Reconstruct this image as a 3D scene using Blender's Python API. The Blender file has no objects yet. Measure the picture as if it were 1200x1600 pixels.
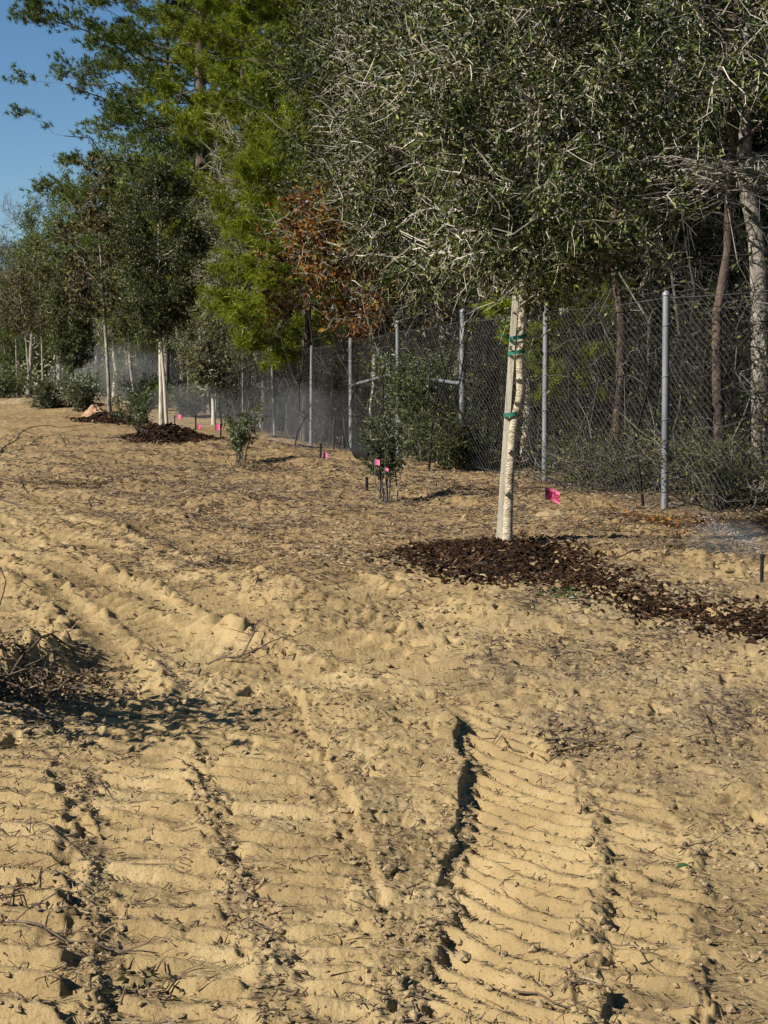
import bpy, math, random
import numpy as np
R = math.radians
random.seed(7)
C = bpy.context.scene.collection
SC = bpy.context.scene

# ------------------------------------------------------------------ camera, sky, sun, exposure
F = 2400.0                      # focal length in photo pixels (1200 x 1600)
CAMZ = 1.5
TH = math.atan(182 / F)         # camera pitched slightly down
cd = bpy.data.cameras.new('camera'); cam = bpy.data.objects.new('camera', cd); C.objects.link(cam)
cam.location = (0, 0, CAMZ); cam.rotation_euler = (math.pi / 2 - TH, 0, 0)
cd.sensor_fit = 'VERTICAL'; cd.sensor_height = 36; cd.sensor_width = 27; cd.lens = 36 * F / 1600
cd.clip_start = 0.05; cd.clip_end = 2000
SC.camera = cam

SUN_EL = 35.0
SUN_AZ = (-0.86, -0.51)         # horizontal direction towards the sun
w = bpy.data.worlds.new('World'); SC.world = w; w.use_nodes = True
nt = w.node_tree; bg = nt.nodes['Background']
sky = nt.nodes.new('ShaderNodeTexSky'); sky.sky_type = 'NISHITA'; sky.sun_disc = False
sky.sun_elevation = R(SUN_EL); sky.sun_rotation = math.atan2(SUN_AZ[0], SUN_AZ[1]) % (2 * math.pi)
sky.air_density = 1.0; sky.dust_density = 0.0; sky.ozone_density = 3.0
shs = nt.nodes.new('ShaderNodeHueSaturation'); shs.inputs['Saturation'].default_value = 1.2; nt.links.new(sky.outputs[0], shs.inputs['Color'])
nt.links.new(shs.outputs[0], bg.inputs[0]); bg.inputs[1].default_value = 0.05

sd = bpy.data.lights.new('sun', 'SUN'); sd.energy = 5.0; sd.angle = R(0.5); sd.color = (1.0, 0.93, 0.82)
so = bpy.data.objects.new('sun', sd); C.objects.link(so); so.location = (-10, -10, 20)
from mathutils import Vector
ce = math.cos(R(SUN_EL)); n_ = math.hypot(*SUN_AZ)
so.rotation_euler = Vector((SUN_AZ[0] / n_ * ce, SUN_AZ[1] / n_ * ce, math.sin(R(SUN_EL)))).to_track_quat('Z', 'Y').to_euler()
vs = SC.view_settings; vs.view_transform = 'Standard'; vs.look = 'None'; vs.gamma = 1; vs.exposure = 1.0

# ------------------------------------------------------------------ materials
def lin(c):
    return tuple((x / 12.92 if x <= 0.04045 else ((x + 0.055) / 1.055) ** 2.4) for x in c)

def new_mat(name):
    m = bpy.data.materials.new(name); m.use_nodes = True
    t = m.node_tree; t.nodes.clear()
    out = t.nodes.new('ShaderNodeOutputMaterial'); p = t.nodes.new('ShaderNodeBsdfPrincipled')
    t.links.new(p.outputs[0], out.inputs[0])
    return m, t, p, out

def ramp(t, cols):
    r = t.nodes.new('ShaderNodeValToRGB'); e = r.color_ramp.elements
    while len(e) < len(cols): e.new(0.5)
    for i, (pos, c) in enumerate(cols):
        e[i].position = pos; e[i].color = (*c, 1)
    return r

def leaf_mat(name, cols, rough=0.45, trans=0.25, spec=0.5):
    """colour differs from leaf to leaf (random per mesh island)"""
    m, t, p, out = new_mat(name)
    g = t.nodes.new('ShaderNodeNewGeometry')
    r = ramp(t, cols); t.links.new(g.outputs['Random Per Island'], r.inputs[0])
    oi = t.nodes.new('ShaderNodeObjectInfo')
    hs = t.nodes.new('ShaderNodeHueSaturation')
    mr = t.nodes.new('ShaderNodeMapRange'); mr.inputs[3].default_value = 0.8; mr.inputs[4].default_value = 1.2
    t.links.new(oi.outputs['Random'], mr.inputs[0]); t.links.new(mr.outputs[0], hs.inputs['Value'])
    t.links.new(r.outputs[0], hs.inputs['Color'])
    t.links.new(hs.outputs[0], p.inputs['Base Color'])
    p.inputs['Roughness'].default_value = rough
    p.inputs['Specular IOR Level'].default_value = spec
    if trans > 0:
        tr = t.nodes.new('ShaderNodeBsdfTranslucent'); t.links.new(hs.outputs[0], tr.inputs[0])
        mx = t.nodes.new('ShaderNodeMixShader'); mx.inputs[0].default_value = trans
        t.links.new(p.outputs[0], mx.inputs[1]); t.links.new(tr.outputs[0], mx.inputs[2])
        t.links.new(mx.outputs[0], out.inputs[0])
    return m

def noise_mat(name, cols, scale=8, rough=0.85, bump=0.0, bscale=40, stretch=(1, 1, 1), metallic=0, detail=6, spec=0.3):
    m, t, p, out = new_mat(name)
    tc = t.nodes.new('ShaderNodeTexCoord'); mp = t.nodes.new('ShaderNodeMapping')
    mp.inputs['Scale'].default_value = stretch
    t.links.new(tc.outputs['Object'], mp.inputs[0])
    n = t.nodes.new('ShaderNodeTexNoise'); n.inputs['Scale'].default_value = scale; n.inputs['Detail'].default_value = detail
    t.links.new(mp.outputs[0], n.inputs[0])
    r = ramp(t, cols); t.links.new(n.outputs[0], r.inputs[0]); t.links.new(r.outputs[0], p.inputs['Base Color'])
    p.inputs['Roughness'].default_value = rough; p.inputs['Metallic'].default_value = metallic
    p.inputs['Specular IOR Level'].default_value = spec
    if bump:
        n2 = t.nodes.new('ShaderNodeTexNoise'); n2.inputs['Scale'].default_value = bscale; n2.inputs['Detail'].default_value = 5
        t.links.new(mp.outputs[0], n2.inputs[0])
        b = t.nodes.new('ShaderNodeBump'); b.inputs['Strength'].default_value = bump; b.inputs['Distance'].default_value = 0.02
        t.links.new(n2.outputs[0], b.inputs['Height']); t.links.new(b.outputs[0], p.inputs['Normal'])
    return m

M = {}
M['oak_leaf'] = leaf_mat('oak_leaf', [(0, (.010, .017, .003)), (.5, (.028, .041, .007)), (.85, (.080, .095, .020)), (1, (.23, .22, .09))], .45, .15, .22)
M['wood_leaf'] = leaf_mat('wood_leaf', [(0, (.008, .015, .003)), (.5, (.024, .038, .006)), (.85, (.075, .092, .017)), (1, (.20, .19, .06))], .5, .15, .15)
M['grey_leaf'] = leaf_mat('grey_leaf', [(0, (.025, .040, .010)), (.5, (.075, .090, .024)), (1, (.19, .18, .07))], .55, .25, .2)
M['olive_leaf'] = leaf_mat('olive_leaf', [(0, (.028, .055, .008)), (.5, (.075, .112, .014)), (1, (.17, .20, .035))], .5, .25, .2)
M['brown_leaf'] = leaf_mat('brown_leaf', [(0, (.04, .016, .006)), (.4, (.13, .05, .012)), (.72, (.24, .09, .018)), (.9, (.28, .17, .02)), (1, (.08, .11, .02))], .6, .3, .2)
M['sparse_leaf'] = leaf_mat('sparse_leaf', [(0, (.018, .018, .006)), (.6, (.055, .050, .014)), (1, (.15, .115, .035))], .6, .2, .2)
M['magnolia_leaf'] = leaf_mat('magnolia_leaf', [(0, (0.0195, 0.0315, 0.0097)), (.6, (0.0488, 0.0585, 0.0195)), (1, (0.1365, 0.0975, 0.0390))], .5, .1, .3)
M['pine_dark'] = leaf_mat('pine_dark', [(0, (.022, .042, .005)), (.5, (.055, .085, .009)), (1, (.14, .165, .02))], .5, .25, .2)
M['pine_bright'] = leaf_mat('pine_bright', [(0, (.050, .080, .004)), (.5, (.125, .165, .006)), (1, (.25, .27, .018))], .5, .3, .2)
M['shrub_leaf'] = leaf_mat('shrub_leaf', [(0, (0.0300, 0.0473, 0.0158)), (.6, (0.0607, 0.0772, 0.0255)), (1, (0.1207, 0.1207, 0.0518))], .4, .2)
M['bright_leaf'] = leaf_mat('bright_leaf', [(0, (0.0300, 0.0525, 0.0135)), (.6, (0.0600, 0.0900, 0.0225)), (1, (0.1125, 0.1350, 0.0375))], .4, .25)
M['dead_leaf'] = leaf_mat('dead_leaf', [(0, (0.0350, 0.0245, 0.0140)), (.5, (0.0840, 0.0525, 0.0245)), (.85, (0.1540, 0.1050, 0.0560)), (1, (0.2100, 0.1540, 0.0910))], .7, .1)
M['litter'] = leaf_mat('litter', [(0, (0.0228, 0.0143, 0.0091)), (.5, (0.0650, 0.0423, 0.0234)), (.85, (0.1235, 0.0845, 0.0488)), (1, (0.2340, 0.1820, 0.1170))], .8, 0)
M['straw'] = leaf_mat('straw', [(0, (.13, .075, .03)), (.5, (.135, .088, .042)), (1, (.25, .185, .095))], .8, 0)
M['chip'] = leaf_mat('chip', [(0, (0.0043, 0.0026, 0.0017)), (.5, (0.0170, 0.0085, 0.0043)), (.88, (0.0382, 0.0204, 0.0093)), (.97, (0.0765, 0.0425, 0.0221)), (1, (0.2125, 0.1530, 0.0935))], .85, 0, .08)
M['chip_base'] = noise_mat('mulch_soil', [(.3, (.010, .006, .005)), (.7, (.030, .018, .013))], 40, .9, .8, 60)
M['bark_pale'] = noise_mat('bark_pale', [(.3, (0.1870, 0.1530, 0.1105)), (.5, (0.3570, 0.3145, 0.2465)), (.7, (0.4675, 0.4250, 0.3485))], 6, .8, .5, 30, (3, 3, .8))
M['bark_grey'] = noise_mat('bark_grey', [(.3, (0.0700, 0.0595, 0.0490)), (.5, (0.1750, 0.1540, 0.1295)), (.7, (0.2940, 0.2730, 0.2380))], 5, .9, .6, 25, (2, 2, .8))
M['bark_brown'] = noise_mat('bark_brown', [(.3, (0.0330, 0.0248, 0.0193)), (.6, (0.0935, 0.0660, 0.0495)), (.8, (0.1375, 0.1100, 0.0880))], 5, .9, .6, 25, (2, 2, .6))
M['twig_pale'] = leaf_mat('twig_pale', [(0, (0.1360, 0.1190, 0.0935)), (.5, (0.2550, 0.2295, 0.1785)), (1, (0.4250, 0.3910, 0.3230))], .8, 0)
M['twig_grey'] = leaf_mat('twig_grey', [(0, (0.0263, 0.0225, 0.0180)), (.6, (0.0600, 0.0525, 0.0413)), (1, (0.1950, 0.1800, 0.1425))], .8, 0)
M['vine_shaded'] = leaf_mat('vine_shaded', [(0, (0.0067, 0.0056, 0.0045)), (.75, (0.0196, 0.0162, 0.0129)), (1, (0.1120, 0.1008, 0.0840))], .9, 0, .2)  # near-black version of the grey twigs: understory shade put into the colour
M['twig_dark'] = noise_mat('twig_dark', [(.3, (.035, .024, .016)), (.6, (.10, .07, .048)), (.8, (.2, .16, .12))], 12, .85, .4, 60)
M['bark_gold'] = noise_mat('bark_gold', [(.34, (0.1530, 0.1215, 0.0765)), (.46, (0.3150, 0.2655, 0.1845)), (.66, (0.4500, 0.3960, 0.2970))], 14, .8, 1.0, 45, (1.2, 1.2, 2.2))
M['stake'] = noise_mat('stake_wood', [(.3, (0.2706, 0.2378, 0.1804)), (.5, (0.4100, 0.3731, 0.2993)), (.75, (0.4756, 0.4428, 0.3690))], 5, .85, .6, 60, (9, 9, .6))
M['galv'] = noise_mat('galvanised_steel', [(.3, (0.1156, 0.1224, 0.1326)), (.7, (0.1904, 0.1972, 0.2108))], 5, .5, 0, metallic=.3, stretch=(1, 1, .4))
M['wire'] = noise_mat('fence_wire', [(.3, (0.0952, 0.0980, 0.1008)), (.7, (0.1456, 0.1484, 0.1512))], 2, .5, 0, metallic=.5)
M['tie_green'] = noise_mat('green_tie', [(.3, (.008, .07, .045)), (.7, (.015, .11, .07))], 20, .45)
M['black'] = noise_mat('black_plastic', [(.3, (.007, .007, .007)), (.7, (.016, .016, .016))], 20, .75, spec=.15)
M['pink'] = noise_mat('pink_plastic', [(.3, (0.5100, 0.0688, 0.1530)), (.7, (0.5100, 0.1224, 0.2295))], 15, .5)
M['pink_ink'] = noise_mat('dark_red_ink', [(.3, (.16, .004, .02)), (.7, (.2, .006, .03))], 15, .6)
M['clay'] = noise_mat('orange_clay', [(.3, (.24, .14, .08)), (.7, (.32, .21, .13))], 3, .95, .5, 20)
M['clod'] = noise_mat('sand_clod', [(.3, (0.1815, 0.1298, 0.0660)), (.7, (0.2860, 0.2112, 0.1155))], 12, .95, .6, 90)
M['green_leaf'] = noise_mat('fresh_leaf', [(.3, (0.0210, 0.0490, 0.0140)), (.7, (0.0420, 0.0770, 0.0210))], 30, .5)

# ------------------------------------------------------------------ object helpers
def tag(o, label=None, cat=None, group=None, kind=None):
    if label: o['label'] = label
    if cat: o['category'] = cat
    if group: o['group'] = group
    if kind: o['kind'] = kind
    return o

def empty(name, loc, rz=0, label=None, cat=None, group=None):
    o = bpy.data.objects.new(name, None); C.objects.link(o)
    o.location = loc; o.rotation_euler = (0, 0, rz); o.empty_display_size = 0.2
    return tag(o, label, cat, group)

class MB:
    def __init__(s): s.v = []; s.f = []; s.m = []; s.n = 0; s.sm = []
    def add(s, v, f, mat=0, smooth=False):
        v = np.asarray(v, float).reshape(-1, 3); f = np.asarray(f, int)
        s.v.append(v); s.f.append(f + s.n); s.m.append(mat); s.sm.append(smooth); s.n += len(v)
        return s
    def build(s, name, mats, parent=None):
        me = mesh_from(name, s, mats)
        o = bpy.data.objects.new(name, me); C.objects.link(o)
        if parent: o.parent = parent
        return o

def mesh_from(name, s, mats):
    me = bpy.data.meshes.new(name)
    V = np.concatenate(s.v) if s.v else np.zeros((0, 3))
    me.vertices.add(len(V)); me.vertices.foreach_set('co', V.astype(np.float32).ravel())
    li = np.concatenate([f.ravel() for f in s.f]); tot = np.concatenate([np.full(len(f), f.shape[1]) for f in s.f])
    mi = np.concatenate([np.full(len(f), m) for f, m in zip(s.f, s.m)])
    sm = np.concatenate([np.full(len(f), k) for f, k in zip(s.f, s.sm)])
    me.loops.add(len(li)); me.loops.foreach_set('vertex_index', li.astype(np.int32))
    me.polygons.add(len(tot)); st = np.concatenate([[0], np.cumsum(tot)[:-1]])
    me.polygons.foreach_set('loop_start', st.astype(np.int32))
    me.polygons.foreach_set('material_index', mi.astype(np.int32))
    me.polygons.foreach_set('use_smooth', sm.astype(bool))
    for m in mats: me.materials.append(m)
    me.update(calc_edges=True)
    return me

def copy_thing(o, label=None, group=None):
    c = o.copy(); C.objects.link(c)
    for ch in list(o.children):
        d = ch.copy(); C.objects.link(d); d.parent = c
        for g in list(ch.children):
            e = g.copy(); C.objects.link(e); e.parent = d
    if label: c['label'] = label
    if group: c['group'] = group
    return c

def nrm(a): return a / np.maximum(np.linalg.norm(a, axis=-1, keepdims=True), 1e-9)

def tubes(mb, P, Rr, sides=4, mat=0, smooth=True, cap=False):
    """P (n,k,3) polylines, Rr (n,k) radii"""
    P = np.asarray(P, float); Rr = np.asarray(Rr, float)
    if P.ndim == 2: P = P[None]; Rr = Rr[None]
    n, k, _ = P.shape
    T = nrm(np.gradient(P, axis=1))
    mean = nrm(P[:, -1] - P[:, 0])
    ref = np.where(np.abs(mean[:, 2:3]) > .8, np.array([[1., 0, 0]]), np.array([[0, 0, 1.]]))[:, None, :]
    U = nrm(np.cross(T, np.broadcast_to(ref, T.shape))); W = np.cross(T, U)
    a = np.arange(sides) * 2 * math.pi / sides
    V = P[:, :, None] + Rr[:, :, None, None] * (np.cos(a)[None, None, :, None] * U[:, :, None] + np.sin(a)[None, None, :, None] * W[:, :, None])
    idx = np.arange(n * k * sides).reshape(n, k, sides)
    A = idx[:, :-1]; B = idx[:, 1:]
    f = np.stack([A, np.roll(A, -1, 2), np.roll(B, -1, 2), B], -1).reshape(-1, 4)
    mb.add(V, f, mat, smooth)
    if cap and sides >= 3:
        mb.add(V[:, -1].reshape(-1, 3), np.arange(n * sides).reshape(n, sides), mat)
        mb.add(V[:, 0].reshape(-1, 3), np.arange(n * sides).reshape(n, sides)[:, ::-1], mat)
    return mb

def box(mb, c, s, mat=0, rz=0):
    x, y, z = s[0] / 2, s[1] / 2, s[2] / 2
    v = np.array([(i, j, k) for i in (-x, x) for j in (-y, y) for k in (-z, z)])
    cr, sr = math.cos(rz), math.sin(rz)
    v = np.stack([v[:, 0] * cr - v[:, 1] * sr, v[:, 0] * sr + v[:, 1] * cr, v[:, 2]], 1) + np.array(c)
    mb.add(v, [(0, 1, 3, 2), (4, 6, 7, 5), (0, 4, 5, 1), (2, 3, 7, 6), (0, 2, 6, 4), (1, 5, 7, 3)], mat)

def leaves(mb, pos, d, nv, L, W, mat=0, fold=.25, droop=.0):
    n = len(pos); d = nrm(d); s = nrm(np.cross(d, nv)); nv = np.cross(s, d)
    L = np.broadcast_to(L, n)[:, None]; W = np.broadcast_to(W, n)[:, None]
    b = pos; tip = pos + d * L - nv * L * droop; mid = pos + d * L * .45
    l = mid + s * W * .5 + nv * W * fold; r = mid - s * W * .5 + nv * W * fold
    V = np.stack([b, r, tip, l], 1).reshape(-1, 3)
    q = np.arange(n)[:, None] * 4
    F_ = np.concatenate([q + np.array([0, 1, 2]), q + np.array([0, 2, 3])])
    mb.add(V, F_, mat)

def needles(mb, pos, d, L, wd, mat=0):
    n = len(pos); d = nrm(d)
    s = nrm(np.cross(d, np.random.default_rng(1).normal(size=(n, 3))))
    L = np.broadcast_to(L, n)[:, None]
    V = np.stack([pos - s * wd / 2, pos + s * wd / 2, pos + d * L], 1).reshape(-1, 3)
    mb.add(V, np.arange(n * 3).reshape(-1, 3), mat)

def bez(S, Cc, E, k, rng, amp):
    s = np.linspace(0, 1, k)[None, :, None]
    P = (1 - s) ** 2 * S[:, None] + 2 * s * (1 - s) * Cc[:, None] + s ** 2 * E[:, None]
    ln = np.linalg.norm(E - S, axis=1)[:, None, None]
    nz = rng.normal(size=P.shape) * amp * ln; nz[:, 0] = 0
    return P + nz

# perlin noise ---------------------------------------------------------------
def perlin(x, y, seed=0):
    xi = np.floor(x).astype(np.int64); yi = np.floor(y).astype(np.int64)
    xf = x - xi; yf = y - yi
    u = xf * xf * xf * (xf * (xf * 6 - 15) + 10); v = yf * yf * yf * (yf * (yf * 6 - 15) + 10)
    def g(ix, iy, dx, dy):
        h = (ix * 374761393 + iy * 668265263 + seed * 974634777) & 0x7fffffff
        h = ((h ^ (h >> 13)) * 1274126177) & 0x7fffffff
        a = ((h ^ (h >> 16)) & 1023) * (2 * math.pi / 1024)
        return np.cos(a) * dx + np.sin(a) * dy
    a = g(xi, yi, xf, yf); b = g(xi + 1, yi, xf - 1, yf); c = g(xi, yi + 1, xf, yf - 1); d = g(xi + 1, yi + 1, xf - 1, yf - 1)
    return ((a * (1 - u) + b * u) * (1 - v) + (c * (1 - u) + d * u) * v) * 1.5

def sstep(a, b, x):
    t = np.clip((x - a) / (b - a), 0, 1); return t * t * (3 - 2 * t)

# ------------------------------------------------------------------ terrain
def ray(px, py):
    u = (px - 600) / F; v = (800 - py) / F
    return np.array([u, math.cos(TH) + v * math.sin(TH), -math.sin(TH) + v * math.cos(TH)])

def at(px, py, y):
    """the point of the photograph's pixel at distance y"""
    d = ray(px, py); return np.array([0, 0, CAMZ]) + d * (y / d[1])

cp = [at(*a) for a in [(0, 1600, 3.57), (600, 1600, 3.57), (1200, 1600, 3.57), (0, 1200, 6.1), (600, 1200, 6.1), (1200, 1200, 6.0),
      (0, 1000, 8.3), (600, 1000, 7.9), (1200, 1000, 7.6), (787, 850, 10), (400, 860, 11), (0, 860, 11.5), (1040, 900, 9.0), (1190, 918, 8.6), (1190, 850, 10.6),
      (1038, 795, 13.2), (858, 755, 16.2), (605, 785, 14), (375, 730, 20), (240, 750, 18), (0, 760, 16), (250, 680, 24.5), (100, 705, 22), (0, 700, 24),
      (172, 657, 30), (487, 698, 28.3), (549, 706, 25.2), (720, 730, 19.2), (428, 683, 32.6), (336, 653, 42), (295, 645, 48), (278, 668, 36),
      (0, 645, 45), (100, 636, 45), (45, 620, 62), (115, 632, 47), (400, 760, 17)]]
cp += [np.array(a, float) for a in [(-20, 8, .1), (20, 10, .5), (-30, 40, 1.1), (30, 40, .8), (-40, 75, 1.45), (0, 90, 1.4), (60, 90, 1.2), (-90, 120, 1.5),
      (10, 25, .7), (8, 15, .6), (0, -10, 0), (-20, -5, 0), (20, -5, 0), (-8, 3, 0), (8, 3, .1), (-2, 160, 1.5), (-9, 20, .7), (-6, 12, .3)]]
cp = np.array(cp)
def _phi(r): return r   # linear radial basis: passes through every point, no overshoot
_n = len(cp); D_ = np.linalg.norm(cp[:, None, :2] - cp[None, :, :2], axis=-1)
_A = np.zeros((_n + 3, _n + 3)); _A[:_n, :_n] = np.sqrt(D_ ** 2 + .6) ; _A[:_n, _n] = 1; _A[:_n, _n + 1:] = cp[:, :2]; _A[_n, :_n] = 1; _A[_n + 1:, :_n] = cp[:, :2].T
_w = np.linalg.solve(_A, np.concatenate([cp[:, 2], [0, 0, 0]]))
def H0(x, y):
    x = np.asarray(x, float); y = np.asarray(y, float)
    xs = np.clip(x, -90, 60); ys = np.clip(y, -10, 160)
    z = _w[_n] + _w[_n + 1] * xs + _w[_n + 2] * ys
    for i in range(_n):
        z = z + _w[i] * np.sqrt((xs - cp[i, 0]) ** 2 + (ys - cp[i, 1]) ** 2 + .6)
    return z

def G(px, py):
    """where the line of sight through a pixel meets the base terrain"""
    d = ray(px, py); t = 2.0
    for _ in range(4000):
        p = d * t; z = CAMZ + p[2]
        if z <= float(H0(p[0], p[1])): break
        t *= 1.002
    return np.array([p[0], p[1], float(H0(p[0], p[1]))])

def gpoly(pts): return np.array([G(*p)[:2] for p in pts])
B = [gpoly(p) for p in [
    [(112, 960), (120, 1060), (122, 1150), (130, 1300), (140, 1450), (152, 1640)],
    [(225, 1000), (265, 1080), (300, 1180), (340, 1310), (385, 1420), (435, 1640)],
    [(380, 1000), (440, 1080), (490, 1180), (540, 1300), (590, 1450), (640, 1640)],
    [(690, 1060), (728, 1200), (712, 1340), (690, 1420), (655, 1500), (640, 1640)],
    [(800, 1060), (900, 1200), (940, 1300), (937, 1400), (925, 1500), (900, 1640)],
    [(950, 1120), (1060, 1270), (1103, 1400), (1092, 1500), (1085, 1640)]]]
def bx(i, y):
    b = B[i][np.argsort(B[i][:, 1])]; return np.interp(y, b[:, 1], b[:, 0])

def pdist(x, y, poly):
    best = np.full(x.shape, 1e9)
    for a, b in zip(poly[:-1], poly[1:]):
        d = b - a; t = np.clip(((x - a[0]) * d[0] + (y - a[1]) * d[1]) / (d @ d), 0, 1)
        best = np.minimum(best, np.hypot(x - a[0] - t * d[0], y - a[1] - t * d[1]))
    return best

BERMS = [(gpoly(p), h, wd) for p, h, wd in [
    ([(265, 1080), (215, 1005), (140, 945), (40, 888), (-60, 845)], .055, .055),
    ([(380, 1000), (300, 950), (180, 900), (60, 845), (-40, 805)], .055, .055),
    ([(640, 985), (500, 940), (330, 880), (160, 820), (20, 775)], .05, .07),
    ([(-60, 890), (40, 925), (90, 975), (108, 1015)], .085, .14), ([(-80, 1085), (20, 1065), (105, 1035)], .24, .13),
    ([(150, 930), (260, 960), (400, 1000), (520, 1050), (640, 1080)], .045, .09),
    ([(380, 985), (500, 985), (640, 1000), (760, 1010), (900, 1030)], .035, .12),
    ([(560, 900), (660, 930), (760, 950), (850, 975)], .04, .12),
    ([(-40, 800), (80, 830), (200, 855), (330, 900), (450, 935)], .045, .10),
    ([(0, 855), (150, 890), (260, 930)], .03, .08),
    ([(120, 770), (260, 800), (420, 850), (560, 880)], .04, .14),
    ([(-40, 720), (100, 735), (260, 770), (420, 790)], .05, .2),
    ([(640, 770), (740, 790), (860, 800), (930, 815), (1000, 830)], .07, .22),
    ([(400, 690), (450, 715), (520, 735), (600, 755)], .06, .25),
    ([(1000, 870), (1100, 880), (1240, 895)], .08, .2),
    ([(860, 1060), (960, 1110), (1100, 1200), (1210, 1270)], .03, .1)]]
BANDS = [(gpoly(p), wd) for p, wd in [
    ([(-60, 800), (60, 850), (160, 905), (260, 960), (330, 1000)], .20),
    ([(-60, 850), (60, 900), (140, 960), (200, 1040)], .18),
    ([(-60, 665), (30, 665), (90, 680), (140, 700)], .5),
    ([(500, 1000), (640, 1040), (800, 1100)], .16), ([(420, 975), (300, 925), (160, 868), (20, 815), (-60, 790)], .17), ([(330, 1040), (250, 985), (150, 925), (30, 870)], .14), ([(560, 930), (400, 880), (220, 825), (60, 780), (-60, 750)], .22)]]
MULCH = gpoly([(610, 861), (660, 849), (730, 845), (800, 847), (860, 850), (900, 870), (940, 900), (1020, 935), (1110, 955), (1280, 978),
               (1290, 1008), (1150, 984), (1040, 960), (960, 931), (880, 917), (790, 908), (700, 893), (645, 878)])

def detail(x, y, z0):
    """height added to the base terrain, and three masks for colour"""
    z = np.zeros_like(x)
    near = 1 - sstep(9, 14, y)
    c = np.zeros_like(x)
    # large and medium lumps
    n1 = perlin(x * 1.1, y * 1.1, 1); n2 = perlin(x * 3.1 + 4, y * 3.1, 2); n3 = perlin(x * 8, y * 8, 3)
    n4 = perlin(x * 19, y * 19, 4); n5 = perlin(x * 43, y * 43, 5); n6 = perlin(x * 88, y * 88, 6)
    clump = np.clip(perlin(x * 2.2, y * 2.2, 9) * 1.4 + .35, 0, 1)
    rough = np.clip(.35 + .6 * perlin(x * .9, y * .9, 11) + .25 * n2, .12, 1)
    ribs = np.zeros_like(x); smooth = np.zeros_like(x)
    wob = .02 * n2 + .012 * n3
    b = [bx(i, y) + wob * 1.6 for i in range(6)]
    def band(lo, hi, e=.03): return sstep(0, e, x - lo) * sstep(0, e, hi - x)
    def rib(period, skew, sh=2.5, off=0.):
        ph = (y + skew * x + off + .016 * n2 + .10 * n1) / period
        t_ = ph - np.floor(ph); return sstep(0, .22, t_) * (1 - sstep(.30, .34 + .66 / max(1., sh * .5), t_))
    # longitudinal extents
    eA = 1 - sstep(5.6, 6.6, y); eB = 1 - sstep(6.4, 8.2, y); eC = 1 - sstep(6.0, 7.2, y)
    hump = band(b[2] + .04, b[3], .015) * sstep(4.35, 4.7, y + .3 * n1) * (1 - sstep(6.6, 7.3, y + .3 * n1))
    eD = 1 - sstep(6.4, 7.2, y); eE = 1 - sstep(5.3, 6.2, y)
    tA = band(np.full_like(x, -9), b[0] - .05 + .05 * n3 + .03 * n4, .05) * eA; tB = band(b[0] + .06, b[1] - .03) * eB; tC = band(b[1] + .06, b[2] - .05) * eC
    tD = band(b[3] + .03, b[4] - .02 + .04 * n3 + .02 * n4, .04) * eD; tE = band(b[4] + .03, b[5] - .02, .02) * eE
    brk = np.clip(.85 + 1.1 * perlin(x * 2.6, y * 5.5, 51) + .5 * n3, .1, 1.35)
    z += tA * (.050 * rib(.168, .22, 1.5) + .0) + brk * tB * .030 * rib(.152, .25, 3) - tB * .013 + brk * tC * .026 * rib(.152, .28, 3, .05) - .013 * tC
    z += tD * (.036 * rib(.158, 1.15, 3.0, -.9 * (x - b[3] - .3) ** 2) * (.6 + .4 * brk) - .034) + tE * (.032 * rib(.158, .80, 3, .04) * brk - .025)
    ribs = np.maximum.reduce([tA, tB, tC, tD, tE])
    z += hump * (.035 + .03 * n2 + .02 * clump)
    sm = band(b[5] + .02, b[5] + .75, .02) * (1 - sstep(4.9, 5.3, y)); z += sm * -.012; smooth = np.maximum(smooth, sm)
    # berms between passes: gentle on the left, steep on the right
    cl = np.clip(.5 + 1.3 * perlin(x * 6, y * 6, 21) + .5 * n4, 0, 1.6)
    for i, (h, e) in enumerate([(.022, eA), (.018, eB), (.012, eC), (.006, eD), (.010, eD), (.004, eE)]):
        d = x - b[i] + .012 * n4
        prof = np.where(d < 0, np.exp(-(d / .075) ** 2), np.exp(-(d / .028) ** 2))
        z += h * prof * e * (.15 + cl * 1.0 + .25 * n4)
    # long berms and faint tread bands further off
    for poly, h, wd in BERMS:
        lo = poly.min(0) - 4 * wd; hi = poly.max(0) + 4 * wd
        m = (x > lo[0]) & (x < hi[0]) & (y > lo[1]) & (y < hi[1])
        d = pdist(x[m], y[m], poly); z[m] += .72 * h * np.exp(-(d / wd) ** 2) * (.5 + .6 * cl[m])
    for poly, wd in BANDS:
        lo = poly.min(0) - 2 * wd; hi = poly.max(0) + 2 * wd
        m = (x > lo[0]) & (x < hi[0]) & (y > lo[1]) & (y < hi[1])
        d = pdist(x[m], y[m], poly); k = 1 - sstep(wd * .8, wd, d)
        z[m] += k * (.030 * rib(.17, -.5, 2)[m] - .028); ribs[m] = np.maximum(ribs[m], k)
    flat = 1 - .88 * np.clip(ribs, 0, 1); flat = flat * (1 - .85 * smooth)
    far = sstep(8, 14, y)
    lum = np.clip(n3 + .35 * n4, -.25, 1)
    crust = 1 - np.abs(perlin(x * 13, y * 13, 31)) * 2.4
    z += .013 * n2 * (flat * .6 + .15) + .045 * n1 * sstep(6, 9, y)
    z += flat * rough * (1 - .45 * sstep(9, 13, y)) * (.011 * lum * clump + .011 * np.clip(crust, 0, 1) * clump + .009 * n4 + .0095 * n5 + .0055 * n6)
    z += (.002 * n5 + .0012 * n6) * near + far * (.006 * n3 + .007 * n4) + .010 * n2 * far
    # wheel ruts inside berm ledge: footprints / small pits
    pit = np.clip(perlin(x * 7.2, y * 7.2, 41) - .42, 0, .25); z -= pit * .16 * flat; pit = np.clip(perlin(x * 17, y * 17, 43) - .5, 0, .2); z -= pit * .12 * (flat + .15)
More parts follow.
